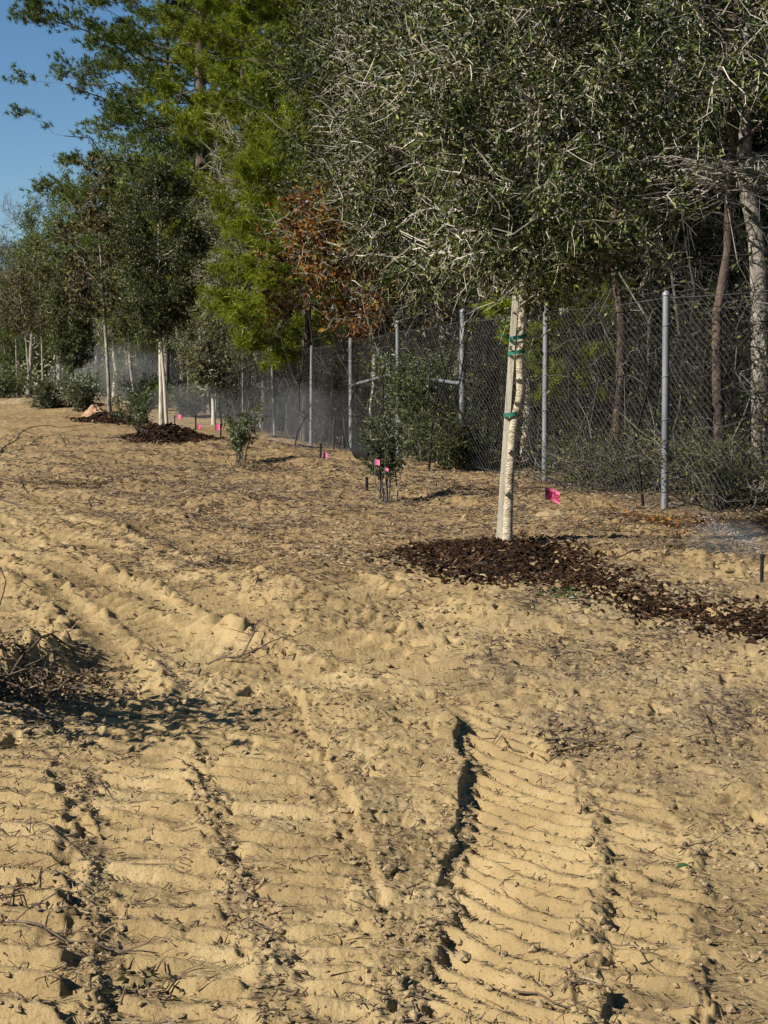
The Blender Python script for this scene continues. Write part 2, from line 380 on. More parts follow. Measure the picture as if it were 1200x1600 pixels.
    # colour masks
    straw = sstep(8.6, 10.5, y + .45 * x * 0 + .9 * n1) * sstep(-2.6, -.6, x + (y - 10) * .30 + .8 * n2)
    straw = np.clip(straw * (.95 + .5 * n2), 0, 1)
    grey = sstep(-.1, .75, x - .15 + .5 * n1 - .12 * (y - 6)) * sstep(5.3, 6.6, y + .5 * n2) * (1 - sstep(8.6, 9.6, y)) * np.clip(.55 + .8 * n2 + .5 * n3, 0, 1)
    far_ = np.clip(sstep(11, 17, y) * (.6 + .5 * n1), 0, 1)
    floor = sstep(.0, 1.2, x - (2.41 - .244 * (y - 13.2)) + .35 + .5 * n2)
    return z, ribs, straw, grey, far_, floor, smooth

def Hfull(x, y):
    x = np.atleast_1d(np.asarray(x, float)); y = np.atleast_1d(np.asarray(y, float))
    z0 = H0(x, y); return z0 + detail(x, y, z0)[0]
def GZ(px, py):
    p = G(px, py); return np.array([p[0], p[1], float(Hfull(p[0], p[1])[0])])

def build_ground():
    ys = [1.2]
    while ys[-1] < 260:
        y = ys[-1]; ys.append(y + (max(.012, .0021 * y) if y > 3.2 else .03) * (1 if y < 34 else 1 + (y - 34) * .12))
    ys = np.array([-14, -9, -5, -2, 0, .6] + ys)
    u = list(np.arange(-.34, .3401, .00115))
    o = [.345, .36, .38, .41, .45, .5, .6, .75, 1.0, 1.4, 2.0]
    u = np.array([-a for a in o[::-1]] + u + o)
    yy = np.repeat(ys[:, None], len(u), 1); xx = u[None] * (np.maximum(yy, 1.2) + 6 * (np.abs(u[None]) > .5) * np.abs(u[None]))
    sh = xx.shape
    z0 = H0(xx.ravel(), yy.ravel()); z, ribs, straw, grey, far_, floor, smooth = detail(xx.ravel(), yy.ravel(), z0)
    V = np.stack([xx.ravel(), yy.ravel(), z0 + z], 1)
    idx = np.arange(len(V)).reshape(sh)
    f = np.stack([idx[:-1, :-1], idx[:-1, 1:], idx[1:, 1:], idx[1:, :-1]], -1).reshape(-1, 4)
    mb = MB(); mb.add(V, f, 0, True)
    # material
    m, t, p, out = new_mat('sandy_ground')
    tc = t.nodes.new('ShaderNodeTexCoord')
    n = t.nodes.new('ShaderNodeTexNoise'); n.inputs['Scale'].default_value = 1.7; n.inputs['Detail'].default_value = 12; n.inputs['Roughness'].default_value = .72
    t.links.new(tc.outputs['Object'], n.inputs[0])
    r = ramp(t, [(.32, (.180, .128, .062)), (.5, (.284, .205, .097)), (.68, (.380, .288, .150))])
    t.links.new(n.outputs[0], r.inputs[0])
    col = r.outputs[0]
    at_ = t.nodes.new('ShaderNodeAttribute'); at_.attribute_name = 'zones'
    sp = t.nodes.new('ShaderNodeSeparateColor'); t.links.new(at_.outputs['Color'], sp.inputs[0])
    n3 = t.nodes.new('ShaderNodeTexNoise'); n3.inputs['Scale'].default_value = 45; n3.inputs['Detail'].default_value = 6; n3.inputs['Roughness'].default_value = .7
    t.links.new(tc.outputs['Object'], n3.inputs[0])
    def mixin(col, fac, c, sharp=True):
        r2 = ramp(t, [(.35, (0, 0, 0)), (.6, (1, 1, 1))]); t.links.new(n3.outputs[0], r2.inputs[0])
        mu = t.nodes.new('ShaderNodeMath'); mu.operation = 'MULTIPLY'; t.links.new(fac, mu.inputs[0])
        if sharp: t.links.new(r2.outputs[0], mu.inputs[1])
        else: mu.inputs[1].default_value = 1
        mx = t.nodes.new('ShaderNodeMix'); mx.data_type = 'RGBA'
        t.links.new(mu.outputs[0], mx.inputs[0]); t.links.new(col, mx.inputs[6]); mx.inputs[7].default_value = (*c, 1)
        return mx.outputs[2]
    col = mixin(col, sp.outputs[0], (.155, .100, .050))
    col = mixin(col, sp.outputs[1], (.135, .105, .072))
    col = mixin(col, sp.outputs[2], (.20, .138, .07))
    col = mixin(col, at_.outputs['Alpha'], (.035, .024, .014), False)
    # fine dark specks of organic matter
    v = t.nodes.new('ShaderNodeTexNoise'); v.inputs['Scale'].default_value = 130; v.inputs['Detail'].default_value = 3
    t.links.new(tc.outputs['Object'], v.inputs[0])
    r3 = ramp(t, [(.30, (.45, .42, .4)), (.42, (1, 1, 1))]); t.links.new(v.outputs[0], r3.inputs[0])
    mm = t.nodes.new('ShaderNodeMix'); mm.data_type = 'RGBA'; mm.blend_type = 'MULTIPLY'; mm.inputs[0].default_value = .8
    t.links.new(col, mm.inputs[6]); t.links.new(r3.outputs[0], mm.inputs[7])
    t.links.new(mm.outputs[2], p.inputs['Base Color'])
    p.inputs['Roughness'].default_value = .95; p.inputs['Specular IOR Level'].default_value = .15
    nb = t.nodes.new('ShaderNodeTexNoise'); nb.inputs['Scale'].default_value = 55; nb.inputs['Detail'].default_value = 8; nb.inputs['Roughness'].default_value = .7
    t.links.new(tc.outputs['Object'], nb.inputs[0])
    bp = t.nodes.new('ShaderNodeBump'); bp.inputs['Strength'].default_value = .75; bp.inputs['Distance'].default_value = .020
    t.links.new(nb.outputs[0], bp.inputs['Height']); t.links.new(bp.outputs[0], p.inputs['Normal'])
    g = mb.build('ground', [m]); tag(g, 'churned tan sand with dozer track ribs and clods', 'ground', kind='structure')
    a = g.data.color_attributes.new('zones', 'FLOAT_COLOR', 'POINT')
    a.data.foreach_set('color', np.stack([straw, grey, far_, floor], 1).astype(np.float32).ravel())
    return g
build_ground()

# ------------------------------------------------------------------ sand clods and litter (uncountable)
rng = np.random.default_rng(5)
def scatter(n, pxr, pyr, fn=None):
    """random points of ground, denser towards the viewer, kept where fn(x, y) says so"""
    y = 3.4 * (pyr / 3.4) ** rng.random(n); u = rng.uniform(-pxr, pxr, n); x = u * y
    if fn is not None:
        k = rng.random(n) < fn(x, y); x, y = x[k], y[k]
    return x, y

def clods():
    t = (1 + 5 ** .5) / 2
    V0 = nrm(np.array([(-1, t, 0), (1, t, 0), (-1, -t, 0), (1, -t, 0), (0, -1, t), (0, 1, t), (0, -1, -t), (0, 1, -t), (t, 0, -1), (t, 0, 1), (-t, 0, -1), (-t, 0, 1)], float))
    F0 = np.array([(0, 11, 5), (0, 5, 1), (0, 1, 7), (0, 7, 10), (0, 10, 11), (1, 5, 9), (5, 11, 4), (11, 10, 2), (10, 7, 6), (7, 1, 8), (3, 9, 4), (3, 4, 2), (3, 2, 6), (3, 6, 8), (3, 8, 9), (4, 9, 5), (2, 4, 11), (6, 2, 10), (8, 6, 7), (9, 8, 1)])
    def dens(x, y):
        z, ribs, *_ = detail(x, y, 0)
        d = .05 + .05 * (1 - ribs) + .75 * np.clip(perlin(x * 1.7, y * 1.7, 61) * 1.8 + .1, 0, 1) * (1 - .9 * ribs)
        for i in range(6):
            d = d + [.6, .4, .25, .3, .12, .05][i] * np.exp(-((x - bx(i, y) - .01) / .06) ** 2) * (y < 7.5)
        return np.clip(d, 0, 1)
    x, y = scatter(52000, .3, 22, dens)
    n = len(x); s = .0035 + .012 * rng.random(n) ** 3.0 * (1 + .9 * (rng.random(n) < .06)); s *= np.clip(y / 8, .85, 1.3)
    z = Hfull(x, y)
    jit = V0[None] * (1 + rng.uniform(-.42, .42, (n, 12, 1))) * np.stack([rng.uniform(.8, 1.4, n), rng.uniform(.8, 1.3, n), rng.uniform(.55, .9, n)], 1)[:, None]
    V = jit * s[:, None, None] + np.stack([x, y, z + s * .3], 1)[:, None]
    f = (np.arange(n)[:, None, None] * 12 + F0[None]).reshape(-1, 3)
    mb = MB(); mb.add(V.reshape(-1, 3), f, 0, False)
    tag(mb.build('sand_clods', [M['clod']]), 'loose crumbs and clods of tan sand over the churned ground', 'clods', kind='stuff')
clods()

def litter():
    def dens(x, y):
        z, ribs, straw, grey, *_ = detail(x, y, 0)
        k = np.clip(perlin(x * 1.5, y * 1.5, 71) * 1.8, 0, 1)
        return np.clip(.06 + .16 * k * (1 - ribs) + .25 * np.exp(-((x + 1.5) / .35) ** 2) * (y < 8) + .9 * grey * (.2 + k) + .55 * straw * (.3 + k) + .3 * sstep(11, 15, y) * k, 0, 1)
    x, y = scatter(150000, .3, 26, dens); n = len(x)
    z = Hfull(x, y)
    L = (.015 + .075 * rng.random(n) ** 2.2) * np.clip(y / 8, .8, 1.8); a = rng.uniform(0, math.pi, n); k = 4
    s = np.linspace(-.5, .5, k)[None]
    bend = rng.normal(0, .25, n)[:, None] * (s ** 2)
    X = x[:, None] + L[:, None] * (s * np.cos(a)[:, None] - bend * np.sin(a)[:, None])
    Y = y[:, None] + L[:, None] * (s * np.sin(a)[:, None] + bend * np.cos(a)[:, None])
    Z = z[:, None] + .004 + L[:, None] * (s * rng.normal(0, .22, n)[:, None]) + rng.random((n, 1)) * .006
    r = (.0010 + .0020 * rng.random(n)) * np.clip(y / 7, .8, 2.5)
    mb = MB(); tubes(mb, np.stack([X, Y, Z], -1), np.repeat(r[:, None], k, 1), 3, 0, False)
    tag(mb.build('twig_litter', [M['litter']]), 'scattered needles and twig bits lying on the sand', 'litter', kind='stuff')
    # pine straw in the browner strip by the trees
    def dens2(x, y):
        z, ribs, straw, grey, *_ = detail(x, y, 0); return np.clip(straw * 1.2 + .03, 0, 1)
    x, y = scatter(75000, .3, 24, dens2); n = len(x); z = Hfull(x, y)
    L = rng.uniform(.03, .10, n); a = rng.uniform(0, math.pi, n)
    d = np.stack([np.cos(a), np.sin(a), rng.normal(0, .25, n)], 1)
    mb = MB(); needles(mb, np.stack([x, y, z + .008], 1), d, L, .006, 0)
    tag(mb.build('pine_straw', [M['straw']]), 'orange brown straw over the sand around the planted trees', 'straw', kind='stuff')
    def dens3(x, y):
        k = np.clip(perlin(x * 1.1, y * 1.1, 81) * 1.7, 0, 1); fl = detail(x, y, 0)[5]
        return np.clip(.10 + .5 * k + .9 * fl + .5 * np.exp(-((x + 1.7) ** 2 + (y - 7.4) ** 2) / .5), 0, 1)
    x, y = scatter(9000, .3, 30, dens3); n = len(x); z = Hfull(x, y)
    a = rng.uniform(0, 2 * math.pi, n)
    d = np.stack([np.cos(a), np.sin(a), rng.normal(0, .2, n)], 1); nv = nrm(np.stack([rng.normal(0, .35, n), rng.normal(0, .35, n), np.ones(n)], 1))
    mb = MB(); leaves(mb, np.stack([x, y, z + .006], 1), d, nv, rng.uniform(.014, .04, n) * np.clip(y / 9, .6, 2), rng.uniform(.007, .018, n) * np.clip(y / 9, .6, 2), 0, .3)
    tag(mb.build('fallen_leaves', [M['dead_leaf']]), 'small dry brown leaves scattered on the sand', 'leaves', kind='stuff')
litter()

# ------------------------------------------------------------------ trees
def crown_pts(rng, n, c, r, shell=.45, low=-1.0):
    v = nrm(rng.normal(size=(n * 2, 3))); rad = (shell + (1 - shell) * rng.random(n * 2) ** .6)[:, None]
    lump = 1 + .22 * np.sin(v[:, :1] * 5 + c[2]) * np.cos(v[:, 1:2] * 4 + 1.3) + .12 * np.sin(v[:, 2:] * 9)
    p = v * rad * lump; p = p[p[:, 2] > low][:n]
    return p * np.array(r) + np.array(c)

def broadleaf(seed, H, r0, cc, cr, n1, n2, n3, nleaf, LL, LW, lean=(0, 0), tw=.3, kink=.035, leafm=0, trunk_k=12, wob=.012, rt=.006, sides=8, tp=.75):
    """returns (trunk MB, crown MB); crown materials: 0 twig, 1 leaf"""
    rg = np.random.default_rng(seed)
    s = np.linspace(0, 1, trunk_k); top = min(H, cc[2] + cr[2] * .8)
    T = np.stack([lean[0] * s ** 1.3, lean[1] * s, s * top], 1); T[1:, :2] += np.cumsum(rg.normal(0, wob * top / 4, (trunk_k - 1, 2)), 0)
    rad = r0 * (1 - s) ** tp + .006; rad[0] *= 1.25
    tm = MB(); tubes(tm, T, rad, sides, 0)
    E = crown_pts(rg, n1, cc, cr, .55)
    E[:, :2] += np.array([np.interp(E[:, 2], T[:, 2], T[:, 0]), np.interp(E[:, 2], T[:, 2], T[:, 1])]).T * .6
    hd = np.linalg.norm(E[:, :2], axis=1)
    zs = np.clip(E[:, 2] - hd * rg.uniform(.3, 1.0, n1), max(cc[2] - cr[2] * 1.02, .12 * top), top * .96)
    S = np.stack([np.interp(zs, T[:, 2], T[:, 0]), np.interp(zs, T[:, 2], T[:, 1]), zs], 1)
    Cc = (S + E) / 2 + np.array([0, 0, 1]) * (hd * rg.uniform(-.1, .25, n1))[:, None]
    P1 = bez(S, Cc, E, 9, rg, kink * .7)
    r1 = (r0 * .36 * (1 - zs / top * .65))[:, None] * (1 - np.linspace(0, 1, 9) * .85)[None]
    tubes(tm, P1, np.maximum(r1, rt * .8), 5, 0)
    pts = P1[:, 3:].reshape(-1, 3)
    E2 = crown_pts(rg, n2, cc, cr, .35)
    dd = ((E2[:, None] - pts[None]) ** 2).sum(-1); dd *= rg.uniform(.6, 1.6, dd.shape); S2 = pts[dd.argmin(1)]
    m = np.linalg.norm(E2 - S2, axis=1); E2 = S2 + (E2 - S2) * np.minimum(1, max(cr) * .75 / np.maximum(m, .01))[:, None]
    P2 = bez(S2, (S2 + E2) / 2 + rg.normal(0, .12, E2.shape) * max(cr) * .5, E2, 6, rg, kink)
    cm = MB(); tubes(cm, P2, rt * np.linspace(1, .45, 6)[None].repeat(n2, 0), 3, 0, False)
    p2 = P2[:, 1:].reshape(-1, 3); S3 = p2[rg.integers(0, len(p2), n3)]
    out = nrm(S3 - np.array(cc) + rg.normal(0, .01, S3.shape))
    d3 = nrm(out * .6 + rg.normal(0, .7, S3.shape) + np.array([0, 0, .15])); L3 = tw * rg.uniform(.5, 1.3, n3)
    E3 = S3 + d3 * L3[:, None]
    P3 = bez(S3, (S3 + E3) / 2 + rg.normal(0, .12, E3.shape) * L3[:, None], E3, 4, rg, kink)
    tubes(cm, P3, rt * .45 * np.linspace(1, .5, 4)[None].repeat(n3, 0), 3, 0, False)
    if nleaf > 0:
        n = int(n3 * nleaf); i = rg.integers(0, n3, n); j = rg.uniform(.15, 1, n)[:, None]
        pos = P3[i, 0] * (1 - j) + P3[i, 3] * j + rg.normal(0, .018 * tw / .3, (n, 3)) + rg.normal(0, .25 * LL, (n, 3))
        d = nrm(d3[i] * .7 + rg.normal(0, .7, (n, 3))); nv = nrm(rg.normal(0, .75, (n, 3)) + np.array([-.25, -.15, .75]))
        sz = rg.uniform(.6, 1.25, n); leaves(cm, pos, d, nv, LL * sz, LW * sz, 1, .22, .12)
    return tm, cm

def pine(seed, H, z0, r0, Lb, nb, ntuft, nn=26, nl=.2, nw=.008, up=.15, lean=(0, 0), shape=1.0, clump=.16):
    rg = np.random.default_rng(seed); k = 14; s = np.linspace(0, 1, k)
    T = np.stack([lean[0] * s + .08 * np.sin(s * 5 + seed), lean[1] * s, s * H], 1); rad = r0 * (1 - s * .93)
    tm = MB(); tubes(tm, T, rad, 10, 0)
    zz = z0 + (H * .98 - z0) * (np.arange(nb) + rg.random(nb)) / nb; f = (zz - z0) / (H - z0)
    L = Lb * np.minimum(1, (1 - f) * 1.7) ** .8 * (.55 + .45 * np.minimum(1, f * 3 + .3)) * rg.uniform(.65, 1.15, nb); L = np.maximum(L, .4)
    a = np.arange(nb) * 2.4 + rg.normal(0, .4, nb)
    S = np.stack([np.interp(zz, T[:, 2], T[:, 0]), np.interp(zz, T[:, 2], T[:, 1]), zz], 1)
    rise = up + .5 * f ** 1.5
    E = S + np.stack([np.cos(a) * L, np.sin(a) * L, L * rise], 1)
    P = bez(S, (S + E) / 2 - np.array([0, 0, 1]) * (L * .12)[:, None], E, 9, rg, .02)
    br = np.maximum(.0085 * L, .007)[:, None] * (1 - np.linspace(0, 1, 9) * .7)[None]
    tubes(tm, P, br, 4, 0)
    # branchlets
    n2 = nb * 8; i = rg.integers(0, nb, n2); j = rg.integers(1, 9, n2); S2 = P[i, j]
    bd = nrm(E - S)[i]; side = np.cross(bd, [0, 0, 1]); d2 = nrm(bd * .7 + side * rg.choice([-1, 1], n2)[:, None] * rg.uniform(.3, 1.1, n2)[:, None] + np.array([0, 0, 1]) * rg.normal(.18, .25, n2)[:, None])
    L2 = L[i] * rg.uniform(.12, .34, n2); E2 = S2 + d2 * L2[:, None]
    P2 = bez(S2, (S2 + E2) / 2, E2, 5, rg, .03); cm = MB()
    tubes(cm, P2, .006 * np.linspace(1, .6, 5)[None].repeat(n2, 0), 3, 0, False)
    # tufts
    nt_ = ntuft; src = rg.integers(0, n2, nt_); jj = rg.choice([4, 4, 4, 4, 2], nt_)
    c = P2[src, jj] + rg.normal(0, clump, (nt_, 3)) * np.array([1, 1, .6]); td = nrm(d2[src] * .6 + rg.normal(0, .35, (nt_, 3)) + np.array([0, 0, .45]))
    q = np.repeat(np.arange(nt_), nn); n = len(q)
    d = nrm(td[q] * .75 + rg.normal(0, .62, (n, 3)))
    pos = c[q] + td[q] * rg.uniform(-.5, .3, n)[:, None] * nl
    side = nrm(np.cross(d, rg.normal(size=(n, 3)))); Ls = nl * rg.uniform(.6, 1.15, n)[:, None]
    V = np.stack([pos - side * nw / 2, pos + side * nw / 2, pos + d * Ls - np.array([0, 0, 1]) * Ls * .12], 1).reshape(-1, 3)
    cm.add(V, np.arange(n * 3).reshape(-1, 3), 1)
    return tm, cm

def tree(name, kind_mb, mats, loc, label, cat='tree', group=None, rz=0, sc=1.0):
    t = empty(name, loc, rz, label, cat, group); t.scale = (sc,) * 3
    kind_mb[0].build('trunk', [mats[0]], t); kind_mb[1].build('crown', [mats[1], mats[2]], t)
    return t

# ---- planted row -----------------------------------------------------------
# nearest live oak, staked
b1 = GZ(790, 853)
def staked_tree():
    t = empty('planted_oak', b1, 0, 'nearest planted oak with smooth pale trunk tied to a wooden stake in dark mulch', 'tree')
    rg = np.random.default_rng(3)
    # trunk with the kink the photograph shows, px offsets at 10 m
    k = 10. / F * (b1[1] / 10)
    pts = [(0, -10), (2, 60), (5, 130), (8, 185), (13, 212), (20, 240), (18, 290), (20, 328), (22, 365), (22, 410), (25, 470), (24, 540), (31, 600), (30, 700), (34, 800)]
    P = np.array([((a + 2) * k, .015 * math.sin(i), b * k) for i, (a, b) in enumerate(pts)])
    ss = np.linspace(0, len(P) - 1, 40); P = np.stack([np.interp(ss, range(len(P)), P[:, i]) for i in range(3)], 1)
    P[1:-1] = (P[:-2] + 2 * P[1:-1] + P[2:]) / 4
    r = np.interp(P[:, 2], [0, .1, 1.2, 1.6, 2.4, 3.4], [.048, .031, .025, .023, .019, .008]); r *= 1 + .12 * (rg.random(40) - .5)
    tm = MB(); tubes(tm, P, r, 14, 0)
    # small pruning scars
    for zc in (.35, .62, .93, 1.08, 1.3):
        c = np.array([np.interp(zc, P[:, 2], P[:, 0]), -.01, zc]); a = rg.uniform(-.5, 3.5)
        d = np.array([math.cos(a) * .6, -.8, .1]); q = np.linspace(.02, .052, 4)[:, None] * nrm(d)[None] + c
        tubes(tm, q, np.array([.020, .018, .014, .007]), 7, 0)
    z0 = 1.62
    trunk2, crown = broadleaf(31, 4.5, .022, (.10, 0, 2.85), (.95, .9, 1.5), 46, 340, 2700, 12, .050, .021, tw=.27, kink=.055, rt=.0062, wob=.002)
    # use only the limbs of the generated tree (drop its own bole)
    trunk2.v[0] = trunk2.v[0] * 0 + np.array([P[-8][0], P[-8][1], 2.6])
    lim = trunk2.v[1]; tm.add(lim + np.array([.06, 0, 0]), trunk2.f[1] - len(trunk2.v[0]), 0, True)
    tm.build('trunk', [M['bark_gold']], t); crown.build('crown', [M['twig_pale'], M['oak_leaf']], t)
    # stake: a square lath left of the trunk, leaning the same way
    sm = MB(); q = []
    for z, px in ((-.1, -11), (1.62, 14.5)):
        for dx, dy in ((-.018, -.018), (.018, -.018), (.018, .018), (-.018, .018)):
            q.append((px * k - .004 + dx, .035 + dy, z))
    sm.add(q, [(0, 1, 5, 4), (1, 2, 6, 5), (2, 3, 7, 6), (3, 0, 4, 7), (4, 5, 6, 7), (3, 2, 1, 0)])
    sm.build('stake', [M['stake']], t)
    for zt, tail in ((1.355, True), (1.262, False), (.865, False)):
        cx = np.interp(zt, P[:, 2], P[:, 0]); sx = (-11 + 25.5 * (zt + .1) / 1.72) * k
        a = np.linspace(0, 2 * math.pi, 25); c0 = (cx + sx) / 2; rx = (cx - sx) / 2 + .031
        tb = MB(); ring = np.stack([c0 + rx * np.cos(a), .012 + .058 * np.sin(a), zt + .008 * np.cos(a)], 1)
        inner = ring + 0; V = np.concatenate([ring + [0, 0, -.013], ring + [0, 0, .013]])
        V2 = V.copy(); V2[:, 0] = c0 + (V[:, 0] - c0) * .94; V2[:, 1] = .012 + (V[:, 1] - .012) * .94
        n = 25; f = []
        for i in range(n - 1):
            f += [(i, i + 1, n + i + 1, n + i)]
        tb.add(V, f); tb.add(V2, [q_[::-1] for q_ in f])
        if tail:
            tubes(tb, np.array([(c0 - rx, -.03, zt), (c0 - rx - .03, -.06, zt + .008), (c0 - rx - .07, -.06, zt + .012)]), np.array([.006, .006, .005]), 5, 0, cap=True)
        tb.build('tie', [M['tie_green']], t)
    return t
staked_tree()

def row_oak(seed, base, y, trunk_h, crown_w, crown_h, label, lean=(0, 0), nlv=13, pale=True, LL=.055):
    r = crown_w / 2
    tm, cm = broadleaf(seed, trunk_h + crown_h, .036 * (trunk_h / 1.5) ** .5, (lean[0], 0, trunk_h + crown_h * .48), (r, r, crown_h * .54), 34, 220, 2000, nlv, LL, LL * .42, lean=lean, tw=.22, rt=.006, wob=.006, tp=1.7)
    return tree('planted_oak', (tm, cm), (M['bark_pale'] if pale else M['bark_grey'], M['twig_grey'], M['oak_leaf']), base, label)
b2 = at(253, 678, 24.5); b2[2] = float(Hfull(b2[0], b2[1])[0]) + .03
t2 = row_oak(41, b2, 24.5, 1.55, 1.32, 2.75, 'second planted oak with dense dark oval crown and two pale stems at its base', (0, 0))
sm = MB(); tubes(sm, np.array([(.09, -.03, -.05), (.05, -.02, .8), (.0, -.02, 1.5)]), np.array([.03, .028, .025]), 6, 0, cap=True); sm.build('stake', [M['stake']], t2)
b4 = at(115, 632, 47); b4[2] = float(Hfull(b4[0], b4[1])[0])
row_oak(42, b4, 47, 1.15, 1.45, 3.1, 'small far planted oak with dark green narrow crown and short pale stem', nlv=9, pale=True, LL=.08)

def bare_row(seed, px, py, y, h, th, w, label, lean=(0, 0), r0=.04, nl=1.2, mat='sparse_leaf'):
    b = at(px, py, y); b[2] = float(Hfull(b[0], b[1])[0])
    k = broadleaf(seed, h, r0, (lean[0] * .8, 0, (h + th) / 2), (w, w, (h - th) * .55), 22, 90, 420, nl, .11, .07, lean=lean, tw=.3, rt=.007, kink=.04, wob=.006)
    return tree('planted_sapling', k, (M['bark_grey'], M['twig_grey'], M[mat]), b, label)
bare_row(51, 172, 657, 30, 4.7, 1.8, .75, 'tall thin sapling with sparse brown leaves left of the dark oval oak', (-.2, 0), .034, 4)
bare_row(52, 68, 618, 56, 5.6, 2.2, .9, 'slim straight sapling with few rusty leaves left of the small dark oak', (-.1, 0), .036, 4)
bare_row(53, 48, 622, 60, 5.0, 2.3, .8, 'leaning pale sapling far down the row with withered top', (-.45, 0), .04, 4)
bare_row(54, 27, 618, 66, 5.2, 2.6, .8, 'farthest thin sapling standing at the left edge of the row', (-.05, 0), .036, 4)
bm = at(334, 655, 38); bm[2] = float(Hfull(bm[0], bm[1])[0])
km = broadleaf(56, 1.9, .05, (0, 0, 1.45), (.62, .6, .62), 16, 60, 260, 6, .15, .065, lean=(-.1, 0), tw=.2, rt=.007, wob=.01)
tree('young_magnolia', km, (M['stake'], M['twig_grey'], M['magnolia_leaf']), bm, 'young magnolia with big dark leaves and white trunk near the fence')

# ---- wood behind the fence --------------------------------------------------
def fx(y): return 2.41 - .244 * (y - 13.2)
def gz(x, y): return float(H0(x, y))
def pxy(px, y): x = (px - 600) / F * y / math.cos(TH) * 1.0; return x

OAK = [broadleaf(101, 8, .12, (0, 0, 5.2), (2.3, 2.3, 2.9), 46, 460, 3000, 11, .085, .038, tw=.45, rt=.008, kink=.045, wob=.03, lean=(.2, 0)),
       broadleaf(102, 9, .15, (0, 0, 5.6), (2.7, 2.6, 3.3), 50, 480, 3200, 11, .09, .036, tw=.5, rt=.008, kink=.045, wob=.04, lean=(-.3, .2)),
       broadleaf(103, 6, .07, (0, 0, 3.7), (1.5, 1.5, 2.1), 34, 280, 2200, 10, .075, .03, tw=.4, rt=.009, kink=.055, wob=.04, lean=(.15, 0))]
OAK.append(broadleaf(104, 7.6, .05, (0, 0, 4.9), (1.7, 1.5, 1.8), 34, 260, 1900, 9, .07, .03, tw=.4, rt=.010, kink=.06, wob=.04, lean=(-.2, 0)))
GREY = [broadleaf(111, 10, .14, (0, 0, 6.0), (2.6, 2.6, 4.0), 50, 460, 3000, 7, .13, .06, tw=.55, rt=.013, kink=.04, wob=.03),
        broadleaf(112, 8, .10, (0, 0, 4.7), (1.9, 1.9, 3.4), 40, 380, 2600, 6, .12, .055, tw=.5, rt=.012, kink=.04, wob=.03)]
BARE = [broadleaf(121, 9, .10, (0, 0, 5.6), (1.9, 1.9, 3.3), 46, 420, 1800, 0, .1, .05, tw=.6, rt=.012, kink=.045, wob=.04),]
BROWN = [broadleaf(131, 4.7, .06, (0, 0, 3.1), (1.6, 1.4, 1.3), 32, 220, 1400, 5, .10, .06, tw=.35, rt=.009, kink=.05, wob=.03)]
PINE = [pine(201, 24, 4.6, .26, 4.9, 70, 15000, 28, .17, .018, .10, clump=.19),
        pine(202, 16, 2.6, .17, 2.9, 60, 8500, 28, .17, .014, .0, clump=.14),
        pine(203, 7.5, 1.7, .09, 1.75, 40, 3600, 26, .20, .012, -.15, clump=.1)]
protos = {}
def put(kind, i, px, y, label, group=None, rz=0., sc=1., lm=None, bark='bark_grey', twig='twig_grey', name=None, dz=0, x=None):
    x = pxy(px, y) if x is None else x
    loc = (x, y, gz(x, y) + dz - .05)
    key = (kind, i, lm, bark, twig)
    nm = name or {'OAK': 'broadleaf_tree', 'GREY': 'broadleaf_tree', 'BARE': 'bare_tree', 'BROWN': 'autumn_oak', 'PINE': 'pine_tree'}[kind]
    if key not in protos:
        src = globals()[kind][i]
        t = tree(nm, src, (M[bark], M[twig], M[lm] if lm else M['wood_leaf']), loc, label, 'tree', group, rz, sc); protos[key] = t
    else:
        t = copy_thing(protos[key]); t.name = nm; t.location = loc; t.rotation_euler = (0, 0, rz); t.scale = (sc,) * 3
        t['label'] = label
        if group: t['group'] = group
        elif 'group' in t: del t['group']
    return t

WG = 'dark broadleaf trees crowded in the wood behind the fence'
WL = 'olive green broadleaf tree crowded among others in the wood behind the fence'
# front row, right to left
put('OAK', 0, 1075, 18.2, 'olive leaved tree overhanging the tallest near fence post', None, .3, 1.0, 'wood_leaf', 'bark_pale', 'twig_pale')
put('OAK', 1, 905, 20.0, 'dark broadleaf tree rising behind the second fence post from the right', None, 2.1, .95, 'wood_leaf', 'bark_pale', 'twig_pale')
put('OAK', 0, 770, 23.5, WL, WG, 4.1, 1.1, 'wood_leaf', 'bark_pale', 'twig_pale')
put('OAK', 2, 690, 22.2, 'small dark tree leaning over the top of the gate', None, 1.0, 1.1, 'wood_leaf', 'bark_pale', 'twig_pale')
put('OAK', 3, 1125, 13.95, 'high crowned twiggy tree in front of the mottled pale trunk at the right edge', None, .7, 1.0, 'wood_leaf', 'bark_brown', 'twig_pale')
put('OAK', 3, 960, 16.2, 'high crowned twiggy tree over the bay between the two nearest fence posts', None, 3.9, 1.0, 'wood_leaf', 'bark_brown', 'twig_pale')
put('OAK', 2, 985, 17.6, 'slender pale twigged tree just behind the fence between the two nearest posts', None, 2.0, 1.05, 'wood_leaf', 'bark_pale', 'twig_pale')
put('OAK', 1, 1300, 18.3, WL, WG, 5.0, .9, 'wood_leaf')
put('OAK', 1, 640, 28.0, WL, WG, .9, 1.05, 'wood_leaf')
put('OAK', 0, 1160, 21.0, WL, WG, 1.9, 1.15, 'wood_leaf')
for i, (px, y, s, r) in enumerate([(1000, 25, 1.2, .5), (860, 28, 1.3, 1.4), (1200, 27, 1.35, 2.6), (740, 32, 1.4, 3.3), (620, 36, 1.4, 4.5), (1080, 33, 1.5, 5.2), (930, 37, 1.6, 0.2), (780, 41, 1.7, 1.1), (560, 42, 1.3, 2.2), (1340, 20, 1.2, 3.9), (1300, 30, 1.5, .1)]):
    put('OAK', i % 2, px, y, WL, WG, r, s, 'wood_leaf')
